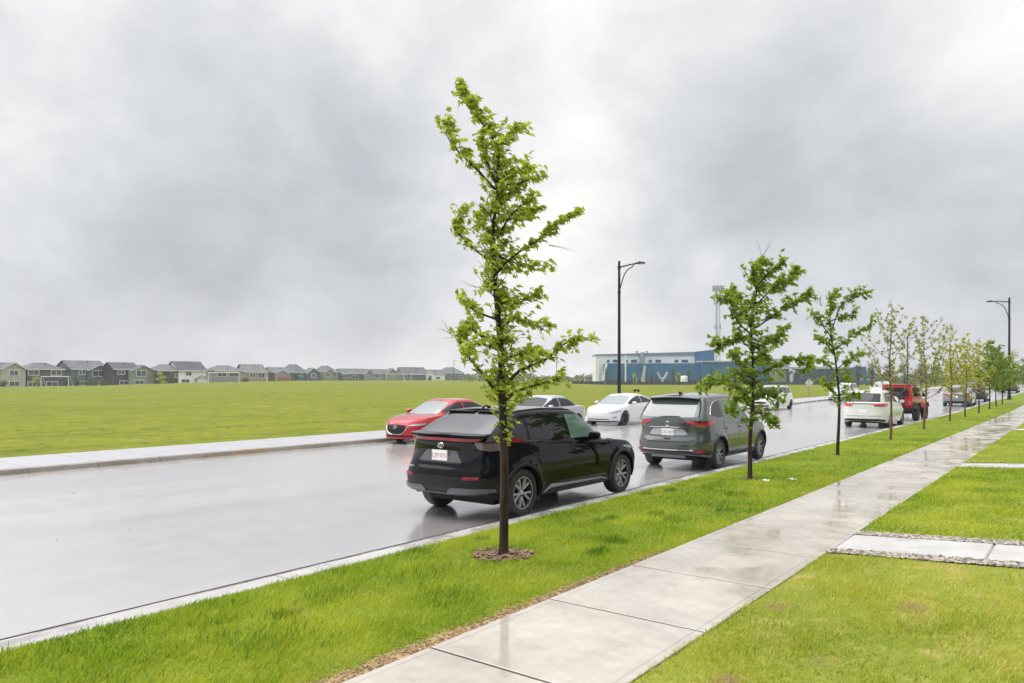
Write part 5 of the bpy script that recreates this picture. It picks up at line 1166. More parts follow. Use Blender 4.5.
# ------------------------------------------------------------------ street lamps
def street_lamp(x, y, z, H, arm, label, sc_=1.):
    root = empty('street_lamp', (x, y, z), 0, label, 'street lamp', 'tall black street lamps')
    mb = MB(); mb.tube([(0, 0, 0), (0, 0, H)], [.105 * sc_, .070 * sc_], 16); mb.build('pole', 'lamp_black', root, 50)
    mb = MB(); mb.lathe([(.0, .0), (.20, 0), (.20, .03), (.15, .06), (.14, .35), (.11, .42)], 20, 'z'); mb.build('base', 'lamp_black', root, 40)
    mb = MB(); s = arm; mb.tube([(0, 0, H - .32), (s * 1.0, 0, H - .22), (s * 1.75, 0, H - .18)], [.045, .04, .035], 10)
    A = [Vector((0, 0, H - 1.75)), Vector((s * .18, 0, H - 1.35)), Vector((s * .42, 0, H - .85)), Vector((s * .75, 0, H - .52)), Vector((s * 1.2, 0, H - .36)), Vector((s * 1.35, 0, H - .22))]
    mb.tube(bez(A, 4), .032, 8); mb.lathe([(.095, 0), (.095, .16)], 14, 'z', (0, 0, H - .40)); mb.lathe([(.095, 0), (.095, .14)], 14, 'z', (0, 0, H - 1.85)); mb.build('arm', 'lamp_black', root, 50)
    mb = MB(); x0, x1 = sorted((s * 1.55, s * 2.25)); mb.box(x0, x1, -.15, .15, H - .24, H - .15); o = mb.build('lamp_head', 'lamp_black', root, 40, bevel=.03)
    mb = MB(); x0, x1 = sorted((s * 1.75, s * 2.18)); mb.box(x0, x1, -.11, .11, H - .262, H - .242); mb.build('lamp_lens', 'lens', o)
    mb = MB(); mb.lathe([(0, 0), (.04, 0), (.04, .07), (0, .08)], 12, 'z', (s * 1.85, 0, H - .15)); mb.build('photocell', 'lamp_black', o)
    mb = MB(); mb.lathe([(.075, 0), (.05, .06), (0, .08)], 14, 'z', (0, 0, H)); mb.build('cap', 'lamp_black', root)
    return root
street_lamp(-21.75, 38.6, ground_z(-21.75, 38.6), 8.8, .72, 'black street lamp with curved bracket standing behind the white fastback')
street_lamp(-5.35, 75.4, .2 + rise(75.4), 8.5, -.72, 'black street lamp on the right-hand verge beyond the row of trees')
street_lamp(-21.75, 126, ground_z(-21.75, 126), 8.0, .6, 'distant street lamp seen between the two sparse reddish trees')
x_, y_ = W2(453.8, 300); o = street_lamp(x_, y_, ground_z(x_, y_), 8.6, .8, 'tiny far lamp standing before the last houses left of the tall maple'); 
x_, y_ = W2(556.5, 235); street_lamp(x_, y_, ground_z(x_, y_), 6.6, .6, 'tiny far lamp left of the blue and white building')

# ------------------------------------------------------------------ sign, marker, litter
x_, y_ = -21.9, 76.5; z_ = ground_z(x_, y_)
r_ = empty('road_sign', (x_, y_, z_), YAW, 'pale diamond road sign on a short steel post beyond the far pavement', 'road sign')
mb = MB(); mb.box(-.03, .03, -.03, .03, -.2, 1.35); mb.build('post', 'post_steel', r_)
mb = MB(); q = .42; mb.prism([(0, 1.4 - q), (q, 1.4), (0, 1.4 + q), (-q, 1.4)], -.045, -.033, 'y'); s_ = mb.build('sign_panel', 'sign_back', r_, bevel=.003)
mb = MB(); mb.box(-.028, .028, -.06, -.047, 1.1, 1.7); mb.build('bracket', 'post_steel', s_)
x_, y_ = W2(636.5, 56); z_ = ground_z(x_, y_)
r_ = empty('marker_post', (x_, y_, z_), YAW, 'small yellow marker with dark crossbar on the field behind the white fastback', 'marker')
mb = MB(); mb.tube([(0, 0, 0), (0, 0, 1.1)], .07, 10); mb.build('post', 'yellow', r_); mb = MB(); mb.box(-.22, .22, -.05, .05, 1.02, 1.2); mb.build('crossbar', 'plastic_black', r_, bevel=.02)
def litter(u, d, label, w_, h_):
    x, y = W2(u, d); z = float(vz(x)) + .045; mb = MB(); n = 7
    vs = [(w_ * (i / n - .5) + random.uniform(-.01, .01), h_ * (j / n - .5) + random.uniform(-.01, .01), random.uniform(0, .035)) for j in range(n + 1) for i in range(n + 1)]
    mb.add(vs, [(j * 8 + i, j * 8 + i + 1, j * 8 + 9 + i, j * 8 + 8 + i) for j in range(n) for i in range(n)]); o = mb.build('litter', 'litter_white', None, 60, (x, y, z)); o.rotation_euler = (0, 0, random.uniform(0, 3)); tag(o, label, 'litter')
litter(765.5, 13.7, 'crumpled white scrap of paper on the grass right of the second tree', .12, .09)
litter(792.5, 13.8, 'thin white scrap on the grass further right from the second tree', .13, .05)

# ------------------------------------------------------------------ houses across the field
def hipgable(mb, x0, x1, y0, y1, ze, zr_, kind, ov=.45):
    X0, X1, Y0, Y1 = x0 - ov, x1 + ov, y0 - ov, y1 + ov; ym, xm = (Y0 + Y1) / 2, (X0 + X1) / 2; t = .18
    if kind == 'hip': k = min((X1 - X0) * .33, (Y1 - Y0) * .5); top = [(X0 + k, ym, zr_), (X1 - k, ym, zr_)]
    elif kind == 'side': top = [(X0, ym, zr_), (X1, ym, zr_)]
    else: top = [(xm, Y0, zr_), (xm, Y1, zr_)]
    b = [(X0, Y0, ze), (X1, Y0, ze), (X1, Y1, ze), (X0, Y1, ze)]; l_ = [(p[0], p[1], p[2] - t) for p in b]
    if kind == 'front': f = [(0, 8, 9, 3), (1, 2, 9, 8)]
    elif kind == 'side': f = [(0, 1, 9, 8), (2, 3, 8, 9)]
    else: f = [(0, 1, 9, 8), (2, 3, 8, 9), (1, 2, 9), (3, 0, 8)]
    mb.add(b + l_ + top, f + [(0, 4, 5, 1), (1, 5, 6, 2), (2, 6, 7, 3), (3, 7, 4, 0), (4, 7, 6, 5)])
def house(spec, i):
    u0, u1, vr, ve, vb, kind, wall, roof, wins, bays, label = spec
    um = (u0 + u1) / 2; ze, de = edge_at(um); d = de + 6 + (i % 3) * 2; s = d / F
    x_, y_ = W2(um, d); zb_ = CAMH + (V0 - vb) * s - .15
    turn = math.atan((512 - um) / F) + R(24); root = empty('house', (x_, y_, zb_), YAW + turn, label, 'house', 'houses in a row across the field')
    X = lambda u: (u - um) * s / .93; Z = lambda v: CAMH + (V0 - v) * s - zb_
    lo = min([w_[0] - 2 for w_ in wins] + [b_[0] for b_ in bays] + [u0 + .3 * (u1 - u0)]); fr = max(0, (lo - u0) / (u1 - u0))
    x0, x1 = X(u0 + fr * (u1 - u0)) + .4, X(u1) - .4; dp = min(12, max(7, fr * (u1 - u0) * s / .40))
    mb = MB(); mb.box(x0, x1, 0, dp, -1.5, Z(ve))
    if kind in ('side', 'front'):
        if kind == 'side':
            for a in (x0, x1): mb.prism([(0, Z(ve) - .01), (dp, Z(ve) - .01), (dp / 2, Z(vr) - .2)], a - (.02 if a == x0 else -.0), a + (.02 if a == x1 else 0), 'x')
        else: mb.prism([(x0, Z(ve) - .01), (x1, Z(ve) - .01), ((x0 + x1) / 2, Z(vr) - .25)], -.01, .15, 'y')
    mb.build('wall', wall, root)
    mb = MB(); hipgable(mb, x0, x1, 0, dp, Z(ve), Z(vr), kind); ro = mb.build('roof', roof, root)
    mb = MB(); mb.box(x0 - .47, x1 + .47, -.50, -.455, Z(ve) - .22, Z(ve) + .02); mb.build('gutter', 'white_paint', ro)
    mb = MB(); xv = x0 + (x1 - x0) * .6; mb.tube([(xv, dp * .35, Z(vr) - 1.0), (xv, dp * .35, Z(vr) - .1)], .12, 8); mb.build('vent_pipe', 'plastic_black', ro)
    for (a, b, c, e) in wins:
        wx0, wx1, wz0, wz1 = X(a), X(b), Z(e), Z(c); yy = 0
        for (ba, bb, *_r) in bays:
            if ba - 1 <= a and b <= bb + 1: yy = -1.2
        f = MB(); t = .16
        for q in ((wx0 - t, wx1 + t, wz0 - t, wz0), (wx0 - t, wx1 + t, wz1, wz1 + t), (wx0 - t, wx0, wz0, wz1), (wx1, wx1 + t, wz0, wz1), ((wx0 + wx1) / 2 - .05, (wx0 + wx1) / 2 + .05, wz0, wz1)): f.box(q[0], q[1], yy - .10, yy - .02, q[2], q[3])
        fo = f.build('window', 'white_paint', root); g = MB(); g.box(wx0, wx1, yy - .06, yy - .03, wz0, wz1); g.build('pane', 'glass_house', fo)
    for (a, b, va, ve2, wl) in bays:
        mb = MB(); bx0, bx1 = X(a), X(b); mb.box(bx0, bx1, -1.18, .3, -1.5, Z(ve2)); mb.prism([(bx0, Z(ve2) - .01), (bx1, Z(ve2) - .01), ((bx0 + bx1) / 2, Z(va) - .25)], -1.17, .3, 'y')
        bo = mb.build('gable_wing', wl, root); mb = MB(); xm = (bx0 + bx1) / 2; t = .22; yb = dp * .4
        for sg, xe in ((-1, bx0 - .35), (1, bx1 + .35)):
            mb.add([(xm, -1.6, Z(va)), (xe, -1.6, Z(ve2) - .1), (xe, -1.6, Z(ve2) - .1 - t), (xm, -1.6, Z(va) - t), (xm, yb, Z(va)), (xe, yb, Z(ve2) - .1), (xe, yb, Z(ve2) - .1 - t), (xm, yb, Z(va) - t)], [(0, 1, 2, 3), (4, 7, 6, 5), (0, 4, 5, 1), (2, 6, 7, 3), (1, 5, 6, 2)])
        mb.build('gable_roof', roof, bo)
        mb = MB()
        for sg, xe in ((-1, bx0 - .35), (1, bx1 + .35)): mb.tube([(xm, -1.64, Z(va) - .12), (xe, -1.64, Z(ve2) - .22)], .09, 4)
        mb.build('bargeboard', 'white_paint', bo)
    return root
HS = [
 (-16, 21, 362, 369, 387, 'side', 'wall_beige', 'shingle_grey', [(7, 14, 370.5, 375.5), (6.5, 15, 381.5, 386)], [(0, 20.5, 362.5, 369, 'wall_beige')], 'beige house with front gable at the left edge of the picture'),
 (21, 62, 362.5, 369, 386.5, 'hip', 'wall_navy', 'shingle_grey', [(30.5, 39, 370.5, 375), (50, 59, 370.5, 375), (30, 37, 382, 386), (46, 55.5, 382, 386)], [], 'dark navy hip-roofed house with white windows behind the leftmost goal'),
 (57, 106, 360, 369, 386, 'side', 'wall_slate', 'shingle_grey', [(79.5, 84.5, 371, 374.5), (90, 100, 370.5, 376), (80, 87, 381.5, 385), (96, 100, 381.5, 385)], [(86, 106, 364.5, 370, 'wall_slate')], 'largest slate grey house with right front gable in the left row'),
 (103, 138, 362, 369, 385.5, 'side', 'wall_charcoal', 'shingle_dark', [(118, 124, 371, 374), (133.5, 142, 370.5, 376), (120, 127, 381, 384.5), (132, 140, 380.5, 384)], [(127, 152, 364.5, 371, 'wall_sage')], 'charcoal house with sage green gable left of the white house'),
 (145, 187, 364, 370.5, 384, 'hip', 'wall_charcoal', 'shingle_grey', [(172, 177, 374, 377)], [], 'low charcoal hip-roofed house directly left of the white house'),
 (166, 206, 361, 370.5, 383.5, 'side', 'wall_white', 'shingle_dark', [(186, 191, 372, 375.5), (182, 189, 379.5, 382.5)], [(195, 206, 375.5, 379, 'wall_white')], 'white house with steep dark roof'),
 (202, 244, 365, 370.5, 383, 'hip', 'wall_greige', 'shingle_grey', [(218, 226, 373, 376.5), (229, 238, 373, 376.5)], [], 'greige hip-roofed house behind the large white goal'),
 (235, 267, 364, 372, 382, 'side', 'wall_tan', 'shingle_brown', [(250, 255, 374, 377), (258, 264, 373.5, 377.5)], [], 'tan house with wide brown-grey roof right of the large goal'),
 (263, 291, 367, 372, 382, 'side', 'wall_pink', 'shingle_grey', [(285, 289, 374, 377)], [(274, 286, 370, 373.5, 'wall_pink')], 'pinkish house behind the brown and red garden fences'),
 (278, 308, 364, 372, 381.5, 'hip', 'wall_blue', 'shingle_grey', [(300.5, 303.5, 373.5, 376), (310, 314, 373.5, 377)], [(305, 319, 367.5, 373.5, 'wall_slate')], 'blue house with grey gable right of the red fence'),
 (312, 338, 365.5, 371.5, 381.5, 'hip', 'wall_greige', 'shingle_grey', [(325, 329, 373, 376.5), (333, 336, 373.5, 376)], [(322, 334, 369, 373, 'wall_sage')], 'greige house with small sage front gable'),
 (334, 372, 368.5, 373.5, 381.5, 'side', 'wall_slate', 'shingle_grey', [(343, 348, 375, 377.5), (352, 358, 376, 378.5)], [(363, 373, 369, 374.5, 'wall_greige')], 'long low slate house with end gable'),
 (369, 390, 369, 373.5, 381.5, 'side', 'wall_greige', 'shingle_grey', [(375, 379, 375, 377.5)], [(385, 398, 368, 374, 'wall_sage')], 'low house with sage gable above the paired small goals'),
 (399, 427, 367, 374, 381, 'side', 'wall_slate', 'shingle_grey', [(403, 407, 375, 378)], [], 'slate house with broad roof left of the white gabled house'),
 (420, 446, 369.5, 374, 381, 'side', 'wall_white', 'shingle_grey', [(424, 428, 375, 378), (436, 440, 377, 379)], [(426, 434, 370, 374, 'wall_white')], 'small white gabled house near the right end of the row'),
 (434, 465, 367, 373, 381, 'hip', 'wall_slate', 'shingle_grey', [(450, 455, 375.5, 378), (459, 462, 375.5, 378)], [], 'grey house at the right end of the row beside the far lamp'),
]
for i, h_ in enumerate(HS): house(h_, i)
def at_edge(u, off=0):
    ze, de = edge_at(u); d = de + off; x, y = W2(u, d); return x, y, CAMH, d
def fence(u0, u1, v0, v1, mat, label, off, name='garden_fence'):
    um = (u0 + u1) / 2; x, y, _, d = at_edge(um, off); s = d / F; z = CAMH + (V0 - v1) * s - .3
    root = empty(name, (x, y, z), YAW, label, 'fence')
    w_ = (u1 - u0) * s; h_ = (v1 - v0) * s + .3; mb = MB(); n = max(3, int(w_ / .5))
    for k in range(n): mb.box(-w_ / 2 + k * w_ / n + .02, -w_ / 2 + (k + 1) * w_ / n - .02, -.02, .02, -.5, h_)
    mb.build('boards', mat, root); mb = MB(); mb.box(-w_ / 2, w_ / 2, .02, .07, h_ * .8, h_ * .9); mb.box(-w_ / 2, w_ / 2, .02, .07, h_ * .2, h_ * .3); mb.build('rails', mat, root)
fence(268, 275, 373, 381.5, 'fence_brown', 'dark brown board fence beside the pinkish house', 2)
fence(278, 293, 377.5, 381.5, 'fence_red', 'low reddish board fence before the pinkish house', 2)
def goal(u0, u1, v0, v1, label):
    um = (u0 + u1) / 2; w_px = u1 - u0; d = 7.32 * F / w_px; s = d / F; x, y = W2(um, d); z = CAMH + (V0 - v1) * s; z = min(z, ground_z(x, y) + .05)
    root = empty('football_goal', (x, y, z), YAW, label, 'football goal', 'football goals on the field')
    h_ = (v1 - v0) * s; hw = w_px * s / 2
    for sg in (-1, 1):
        mb = MB(); mb.tube([(sg * hw, 0, -.3), (sg * hw, 0, h_)], .09, 8); mb.build('goal_post', 'white_paint', root, 50)
        mb = MB(); mb.tube([(sg * hw, 0, h_), (sg * hw, .9, h_), (sg * hw, 2.0, 0), (sg * hw, 0, .05)], .035, 6); mb.build('side_frame', 'white_paint', root, 50)
    mb = MB(); mb.tube([(-hw, 0, h_), (hw, 0, h_)], .09, 8); mb.build('crossbar', 'white_paint', root, 50)
goal(41, 68.5, 376.5, 386.3, 'white goal frame at the left before the navy house')
goal(208.5, 239, 372.3, 384, 'largest white goal frame left of the middle of the field')
goal(247, 267, 376, 382.2, 'low white goal frame right of the largest goal')
goal(386, 404, 374, 381, 'left of the two small paired goals before the far houses')
goal(411, 427, 374.5, 381, 'right of the two small paired goals before the far houses')
# shrubs and small garden trees in front of the houses
def far_tree(u, v0, v1, w_px, label, leafmat='leaf_far', off=-2, d=None, nl=None, cat='tree', name='garden_tree', group='small trees in the gardens', bark='bark', airy=.0, dens=1.0):
    ze, de = edge_at(u); d = d or de + off; s = d / F; x, y = W2(u, d); zb_ = ground_z(x, y) - .1; H = CAMH + (V0 - v0) * s - zb_; w_ = w_px * s / 2
    root = empty(name, (x, y, zb_), 0, label, cat, group); cb = max(.15 * H, 0)
    mt = MB(); mt.tube([(0, 0, -.2), (.05, 0, H * .5), (0, .05, H * .92)], [.05 * H ** .6, .035 * H ** .6, .012], 6)
    S_, D_ = [], []; mc = MB(); nclump = max(8, int(16 * dens)); 
    for k in range(nclump):
        f = random.random(); z = cb + (H - cb) * f; rr = w_ * float(np.interp(f, [0, .3, .6, 1], [.7, 1, .85, .25])) * random.uniform(.2, 1); q = random.uniform(0, 6.283)
        c = Vector((rr * math.cos(q), rr * math.sin(q), z)); mc.tube([(0, 0, max(cb * .6, z * .6)), tuple(c)], [.02 * H ** .5, .006], 4)
        for j in range(nl or 26): S_.append(c + Vector((random.gauss(0, w_ * .22), random.gauss(0, w_ * .22), random.gauss(0, H * .06)))); D_.append(rv(1))
    finish_tree(root, mt, mc, S_, D_, .10 * s * F / 100 + .12, leafmat, bark, True); return root
for k, (u, v0, w_, lf, lab) in enumerate([(3, 381, 9, 'leaf_far', 'low bush before the beige house'), (36, 377, 9, 'leaf_yellow', 'light green bush before the navy house'), (76.5, 376, 8, 'leaf_far', 'upright dark green shrub left of the large slate house windows'),
        (91, 379, 8, 'leaf_far', 'round shrub under the slate house gable'), (103, 379, 8, 'leaf_far', 'shrub between the slate and charcoal houses'), (160, 373, 11, 'leaf_spring', 'bright green bush before the low charcoal house'), (172, 372, 6, 'leaf_far', 'slender shrub at the corner of the white house'),
        (245, 378, 7, 'leaf_far', 'dark shrub between the greige and tan houses'), (295, 374, 6, 'leaf_far', 'shrub at the left of the blue house'), (320, 377, 6, 'leaf_far', 'shrub right of the blue house'), (340.5, 374, 5, 'leaf_far', 'dark shrub before the long slate house'), (430, 376, 5, 'leaf_far', 'shrub before the white gabled house')]):
    random.seed(100 + k); far_tree(u, v0, 386, w_, lab, lf, off=-3, name='shrub', cat='shrub', group='shrubs before the houses')

# ------------------------------------------------------------------ blue and white hall
d = 236.; s = d / F; um = 680.; x_, y_ = W2(um, d); zb_ = CAMH + (V0 - 385.5) * s - .4
hall = empty('sports_hall', (x_, y_, zb_), YAW, 'long white and blue hall with dark base across the field', 'building')
X = lambda u: (u - um) * s; Z = lambda v: CAMH + (V0 - v) * s - zb_
def blk(name, u0, u1, v0, v1, y0, y1, mat, parent=hall, slope=None):
    mb = MB(); a, b = X(u0), X(u1); z0 = Z(v1); zl, zr_ = Z(v0), Z(slope if slope is not None else v0)
    mb.add([(a, y0, z0), (b, y0, z0), (b, y1, z0), (a, y1, z0), (a, y0, zl), (b, y0, zr_), (b, y1, zr_), (a, y1, zl)], [(0, 3, 2, 1), (4, 5, 6, 7), (0, 1, 5, 4), (1, 2, 6, 5), (2, 3, 7, 6), (3, 0, 4, 7)]); return mb.build(name, mat, parent)
blk('upper_wall', 596.5, 700, 355, 392, 2, 12, 'white_cladding', slope=352.3)
blk('roof_edge', 596, 700.5, 354.2, 355.2, 1.6, 12.4, 'cladding_grey', slope=351.5)
blk('blue_tower', 696.5, 715.5, 351.5, 392, 1.2, 12, 'cladding_blue', slope=349.3)
fr = blk('front_wall', 604, 697.5, 363.7, 392, -4, 1.95, 'cladding_blue')
blk('side_wing', 697.5, 752, 362.6, 392, -6, 20, 'cladding_blue')
blk('wing_roof', 697, 752.5, 361.2, 362.6, -6.4, 20.4, 'metal_roof')
blk('dark_base', 604.5, 697, 380.2, 392, -4.15, -4.0, 'fence_dark'); blk('wing_base', 698, 751.5, 380.2, 392, -6.15, -6.0, 'fence_dark')
for (a, b) in ((607.7, 610.3), (613.7, 618.5), (626.5, 628.8), (632, 637.8), (650, 653), (656.6, 662.2), (676, 679.5), (683, 689.5)):
    f = blk('window', a - .3, b + .3, 359.2, 362.7, 1.9, 2.0, 'white_paint'); blk('pane', a, b, 359.5, 362.3, 1.82, 1.9, 'glass_house', f)
for (a, b) in ((622.8, 624.2), (599, 600)): blk('pilaster', a, b, 355.6, 385, -4.25 if a > 610 else 1.7, -4.0 if a > 610 else 2.0, 'white_cladding')
blk('stair_pier', 640.8, 642.0, 352.6, 385, -4.6, 2.1, 'cladding_grey')
for u in (643.3, 653.8): 
    mb = MB(); mb.tube([(X(u), 12, Z(354)), (X(u), 12, Z(350.5))], .25, 8); mb.lathe([(0, .5), (.5, .3), (.45, 0)], 12, 'z', (X(u), 12, Z(350.8))); mb.build('roof_vent', 'galvanised', hall, 40)
mb = MB()   # V-shaped white struts and the slanted end strut
for pts in ([(656.7, 385), (656.7, 379.5)], [(656.7, 380), (653.5, 376.5), (652, 372.5)], [(656.7, 380), (660, 376.5), (661.5, 372.5)]): mb.tube([(X(u), -9, Z(v)) for u, v in pts], [.5 if len(pts) == 2 else .4] * len(pts), 10)
mb.build('white_strut', 'metal_roof', hall, 50)
mb = MB(); mb.tube([(X(601.5), -4.4, Z(380)), (X(605), -4.4, Z(364))], .35, 6); mb.build('end_strut', 'white_paint', hall, 40)
mb = MB(); mb.tube([(X(639.5), -8, Z(385)), (X(638.7), -8, Z(380)), (X(639.6), -8, Z(373)), (X(640.6), -8, Z(366.5))], [.55, .62, .42, .35], 8); mb.build('pale_column', 'wall_beige', hall, 40)
mb = MB(); mb.lathe([(1.15, 0), (1.2, .2), (1.2, 2.4), (.9, 2.8), (0, 2.9)], 24, 'z'); x2, y2 = W2(684.3, 226); tag(mb.build('storage_tank', 'white_paint', None, 40, (x2, y2, ground_z(x2, y2) - .2)), 'short white cylindrical tank in front of the blue hall', 'tank')
# second hall to the right
d2 = 225.; s = d2 / F; um = 815.; x_, y_ = W2(um, d2); zb_ = CAMH + (V0 - 386) * s - .4
h2 = empty('office_building', (x_, y_, zb_), YAW, 'low blue glass building behind the diamond sign', 'building')
blk('wall', 788, 850, 369, 392, 0, 25, 'cladding_blue', h2); blk('roof', 783, 851, 366.8, 369, -.8, 25.5, 'metal_roof', h2, slope=367.4)
blk('side_block', 848, 864, 368, 392, -1.5, 15, 'cladding_blue', h2, slope=366.5); blk('olive_panel', 777, 787.5, 369.5, 392, .3, 10, 'olive_panel', h2)
blk('dark_base', 788.5, 849, 380.5, 392, -.12, 0, 'fence_dark', h2)
for k in range(7):
    f = blk('window', 794 + k * 7.6, 800.2 + k * 7.6, 372.2, 379, -.2, -.02, 'cladding_grey', h2); blk('pane', 794.3 + k * 7.6, 799.9 + k * 7.6, 372.6, 378.6, -.28, -.2, 'glass_house', f)
mb = MB(); mb.tube([(X(789.5), -2, Z(385)), (X(789), -2, Z(376)), (X(791.5), -2, Z(371.5)), (X(787), -2, Z(370.5))], .55, 8); mb.build('white_strut', 'metal_roof', h2, 50)
d3 = 232.; s = d3 / F; um = 760.; x_, y_ = W2(um, d3); zb_ = CAMH + (V0 - 386) * s - .4
h3 = empty('sports_hall', (x_, y_, zb_), YAW, 'grey-blue hall behind the bushy second tree', 'building')
blk('wall', 752.5, 783, 362, 392, 4, 30, 'cladding_blue', h3); blk('tower', 790, 799, 357.5, 392, 8, 24, 'cladding_grey', h3); blk('roof', 752, 784, 360.8, 362, 3.6, 30.4, 'metal_roof', h3); blk('lower_wall', 753, 776, 371, 392, 0, 3.9, 'cladding_blue', h3); blk('white_pier', 779, 781, 370, 392, -.2, .4, 'white_cladding', h3)
# small building and clutter left of the hall
d4 = 250.; s = d4 / F; um = 592.; x_, y_ = W2(um, d4); zb_ = CAMH + (V0 - 385) * s - .4
h4 = empty('shed', (x_, y_, zb_), YAW, 'small pale shed with mono-pitch roof left of the white hall', 'shed')
blk('wall', 585.5, 596, 377, 392, 0, 6, 'wall_greige', h4); blk('roof', 585, 596.5, 375.5, 376.9, -.5, 6.5, 'metal_roof', h4, slope=372.5)
def screen(u0, u1, v0, d, label, mat='fence_dark'):
    s = d / F; um = (u0 + u1) / 2; x, y = W2(um, d); zg = ground_z(x, y); root = empty('site_fence', (x, y, zg), YAW, label, 'fence'); w_ = (u1 - u0) * s; h_ = CAMH + (V0 - v0) * s - zg; n = int(w_ / 3) + 1
    mb = MB(); mb.box(-w_ / 2, w_ / 2, -.02, .02, -.8, h_); mb.build('panel', mat, root)
    for k in range(min(n, 60)): mb = MB(); mb.tube([(-w_ / 2 + k * w_ / n, -.06, -.8), (-w_ / 2 + k * w_ / n, -.06, h_ + .15)], .05, 6); mb.build('fence_post', 'post_steel', root)
screen(572, 604, 381.3, 224, 'dark site fence left of the blue hall')
screen(604.5, 752, 381.8, 222, 'long low dark fence before the blue hall')
screen(752.5, 850, 382, 221, 'dark fence below the low blue glass building')
for k, (u, v0, w_, lf, lab) in enumerate([(606, 369, 4, 'leaf_far', 'slim sapling at the left end of the blue wall'), (617.5, 372, 4, 'leaf_far', 'sapling left of the first street lamp'), (634.5, 371, 5, 'leaf_spring', 'sapling right of the first street lamp'), (651.5, 370, 5, 'leaf_far', 'sapling left of the white V strut'),
        (673, 366, 6, 'leaf_far', 'taller sapling in the middle of the blue wall'), (679, 373, 6, 'leaf_spring', 'bushy sapling left of the white tank'), (688, 370, 5, 'leaf_far', 'sapling right of the white tank'), (711, 366, 7, 'leaf_far', 'sapling before the right wing of the hall'), (700, 374, 6, 'leaf_far', 'low sapling at the corner of the blue wing')]):
    random.seed(200 + k); far_tree(u, v0, 386, w_, lab, lf, d=219, name='sapling', group='saplings before the blue hall', dens=.8, nl=18)
# ---- mast
d5 = 300.; s = d5 / F; x_, y_ = W2(717.6, d5); zg = ground_z(x_, y_); H = CAMH + (V0 - 283) * s - zg
r_ = empty('telecom_mast', (x_, y_, zg), YAW, 'grey lattice telecom mast with antenna panels rising behind the hall', 'mast')
mb = MB(); hw = .8
lg = [(hw * math.cos(a), hw * math.sin(a)) for a in (R(90), R(210), R(330))]
for a in lg: mb.tube([(a[0] * 1.3, a[1] * 1.3, 0), (a[0], a[1], H - 1)], .12, 6)
zz_ = 0; k = 0
while zz_ < H - 3:
    for i in range(3):
        a, b = lg[i], lg[(i + 1) % 3]
        if k % 2: a, b = b, a
        mb.tube([(a[0], a[1], zz_), (b[0], b[1], zz_ + 1.6)], .06, 4); 
    zz_ += 1.6; k += 1
mb.build('lattice', 'galvanised', r_)
for ring_z, n_, rad_, hgt in ((H - 2.2, 9, 1.9, 2.4), (H - 17.5, 5, 1.3, 1.8), (H - 6.6, 3, 1.4, 3.8)):
    mb = MB(); mb.tube([(rad_ * math.cos(2 * math.pi * k / 18), rad_ * math.sin(2 * math.pi * k / 18), ring_z) for k in range(19)], .07, 4); mb.build('headframe', 'galvanised', r_)
    for k in range(n_):
        a = 2 * math.pi * k / n_ + .3; mb = MB(); mb.box(-.18, .18, -.1, .1, -hgt / 2, hgt / 2); q = mb.build('antenna', 'cladding_grey', r_, loc=(rad_ * math.cos(a), rad_ * math.sin(a), ring_z)); q.rotation_euler = (0, 0, a + R(90))
# ---- trees and bare scrub beyond the end of the road
random.seed(55)
for k, (u, v0, w_, dd, lf, lab) in enumerate([
    (858, 366, 16, 150, 'twig_far', 'bare grey-brown tree behind the white estate car, leftmost of the far scrub'), (872, 363, 18, 160, 'twig_far', 'bare tree directly behind the first sparse young tree'), (889, 366, 18, 150, 'twig_far', 'bare scrub tree behind the red off-roader'),
    (905, 364, 20, 165, 'twig_far', 'bare scrub tree at the distant street lamp'), (921, 366, 18, 160, 'twig_far', 'bare scrub tree between the two sparse young trees'), (935, 367, 16, 170, 'leaf_far', 'low green tree behind the second sparse young tree'),
    (950, 362, 16, 175, 'leaf_yellow', 'yellowish tree behind the mid grey saloon'), (966, 364, 18, 185, 'leaf_yellow', 'yellowish tree above the far end of the road'), (1012, 352, 20, 190, 'leaf_yellow', 'yellow-green tree on the far bank right of the second lamp'), (1002, 360, 14, 200, 'leaf_far', 'green tree on the far bank just left of the second lamp'), (1023, 356, 16, 180, 'leaf_far', 'green tree on the bank at the right edge')]):
    random.seed(300 + k); far_tree(u, v0, 388, w_, lab, lf, d=dd, name='bank_tree', group='trees beyond the end of the road', dens=1.6, nl=24 if 'twig' in lf else 40)
# low hedge-like woodland line on the horizon (one mass)
S_, D_ = [], []
for k in range(5200):
    u = random.choice((random.uniform(462, 600), random.uniform(850, 1120), random.uniform(850, 1120))); dd = random.uniform(300, 420) if u < 700 else random.uniform(210, 330)
    x, y = W2(u, dd); g = ground_z(x, y); top = (2.0 + .8 * math.sin(u * .11) + .6 * math.sin(u * .37)) * (1 if u < 700 else 1.5)
    S_.append(Vector((x, y, g + random.random() ** .8 * top))); D_.append(rv(1))
tag(leaves('far_woodland', np.array([tuple(q) for q in S_]), np.array([tuple(q) for q in D_]), 1.5, 'leaf_far', None, True), kind='stuff')

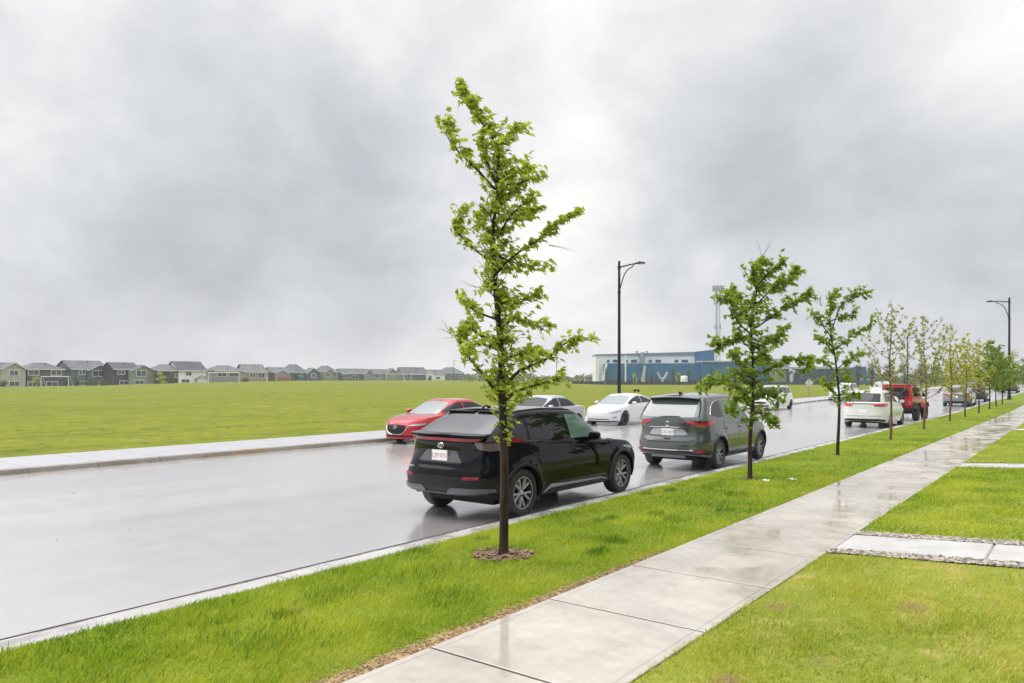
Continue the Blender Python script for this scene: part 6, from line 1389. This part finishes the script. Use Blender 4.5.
# ---- unseen row of homes behind the lawns, added to darken reflections in the cars
def unseen_home(y0, wall, label, h=5.6):
    x0, x1, w_ = 9.0, 19.0, 9.2; zg = lz(9) + rise(y0)
    root = empty('unseen_house', (x0, y0, zg), 0, label, 'house', 'unseen houses added for the car reflections')
    mb = MB(); mb.box(0, x1 - x0, 0, w_, -1.5, h); mb.build('wall', wall, root)
    mb = MB(); mb.prism([(-.5, h - .1), (w_ + .5, h - .1), (w_ / 2, h + 3.2)], -.6, x1 - x0 + .6, 'x'); ro = mb.build('roof', 'shingle_dark', root)
    for (ya, yb, za, zb__) in ((1, 2.6, 3.4, 4.8), (6.2, 7.8, 3.4, 4.8), (1, 3.2, .9, 2.4)):
        f = MB(); f.box(-.06, -.01, ya - .12, yb + .12, za - .12, zb__ + .12); fo = f.build('window', 'white_paint', root); g = MB(); g.box(-.09, -.07, ya, yb, za, zb__); g.build('pane', 'glass_house', fo)
    mb = MB(); mb.box(-.07, -.01, 6.0, 7.0, .2, 2.3); do = mb.build('door', 'fence_brown', root); mb = MB(); mb.tube([(-.09, 6.12, 1.2), (-.13, 6.12, 1.2), (-.13, 6.12, 1.3)], .02, 6); mb.build('handle', 'chrome', do)
    mb = MB(); mb.box(-1.6, -.01, 5.2, 8.4, -.4, .18); mb.build('porch', 'concrete_path', root)
for k, (y0, wl, lab) in enumerate(((-9.4, 'wall_slate', 'unseen slate town house nearest behind the viewer, added for car reflections'), (1.2, 'wall_charcoal', 'unseen charcoal town house behind the nearest front path, added for car reflections'), (12.0, 'wall_navy', 'unseen navy town house behind the second lawn, added for car reflections'), (22.6, 'wall_charcoal', 'unseen charcoal town house behind the third front path, added for car reflections'))): unseen_home(y0, wl, lab)

# ---- wet air: one closed volume round everything that stands on the ground
mb = MB(); mb.box(-900, 500, -300, 900, -3.0, 60); hz = mb.build('haze', None)
hm = bpy.data.materials.new('haze'); hm.use_nodes = True; ht = hm.node_tree; ht.nodes.clear()
ho = ht.nodes.new('ShaderNodeOutputMaterial'); pv = ht.nodes.new('ShaderNodeVolumePrincipled'); pv.inputs['Color'].default_value = (.86, .88, .92, 1); pv.inputs['Density'].default_value = .00042; pv.inputs['Anisotropy'].default_value = .1
ht.links.new(pv.outputs[0], ho.inputs['Volume']); hz.data.materials.append(hm); tag(hz, kind='stuff')
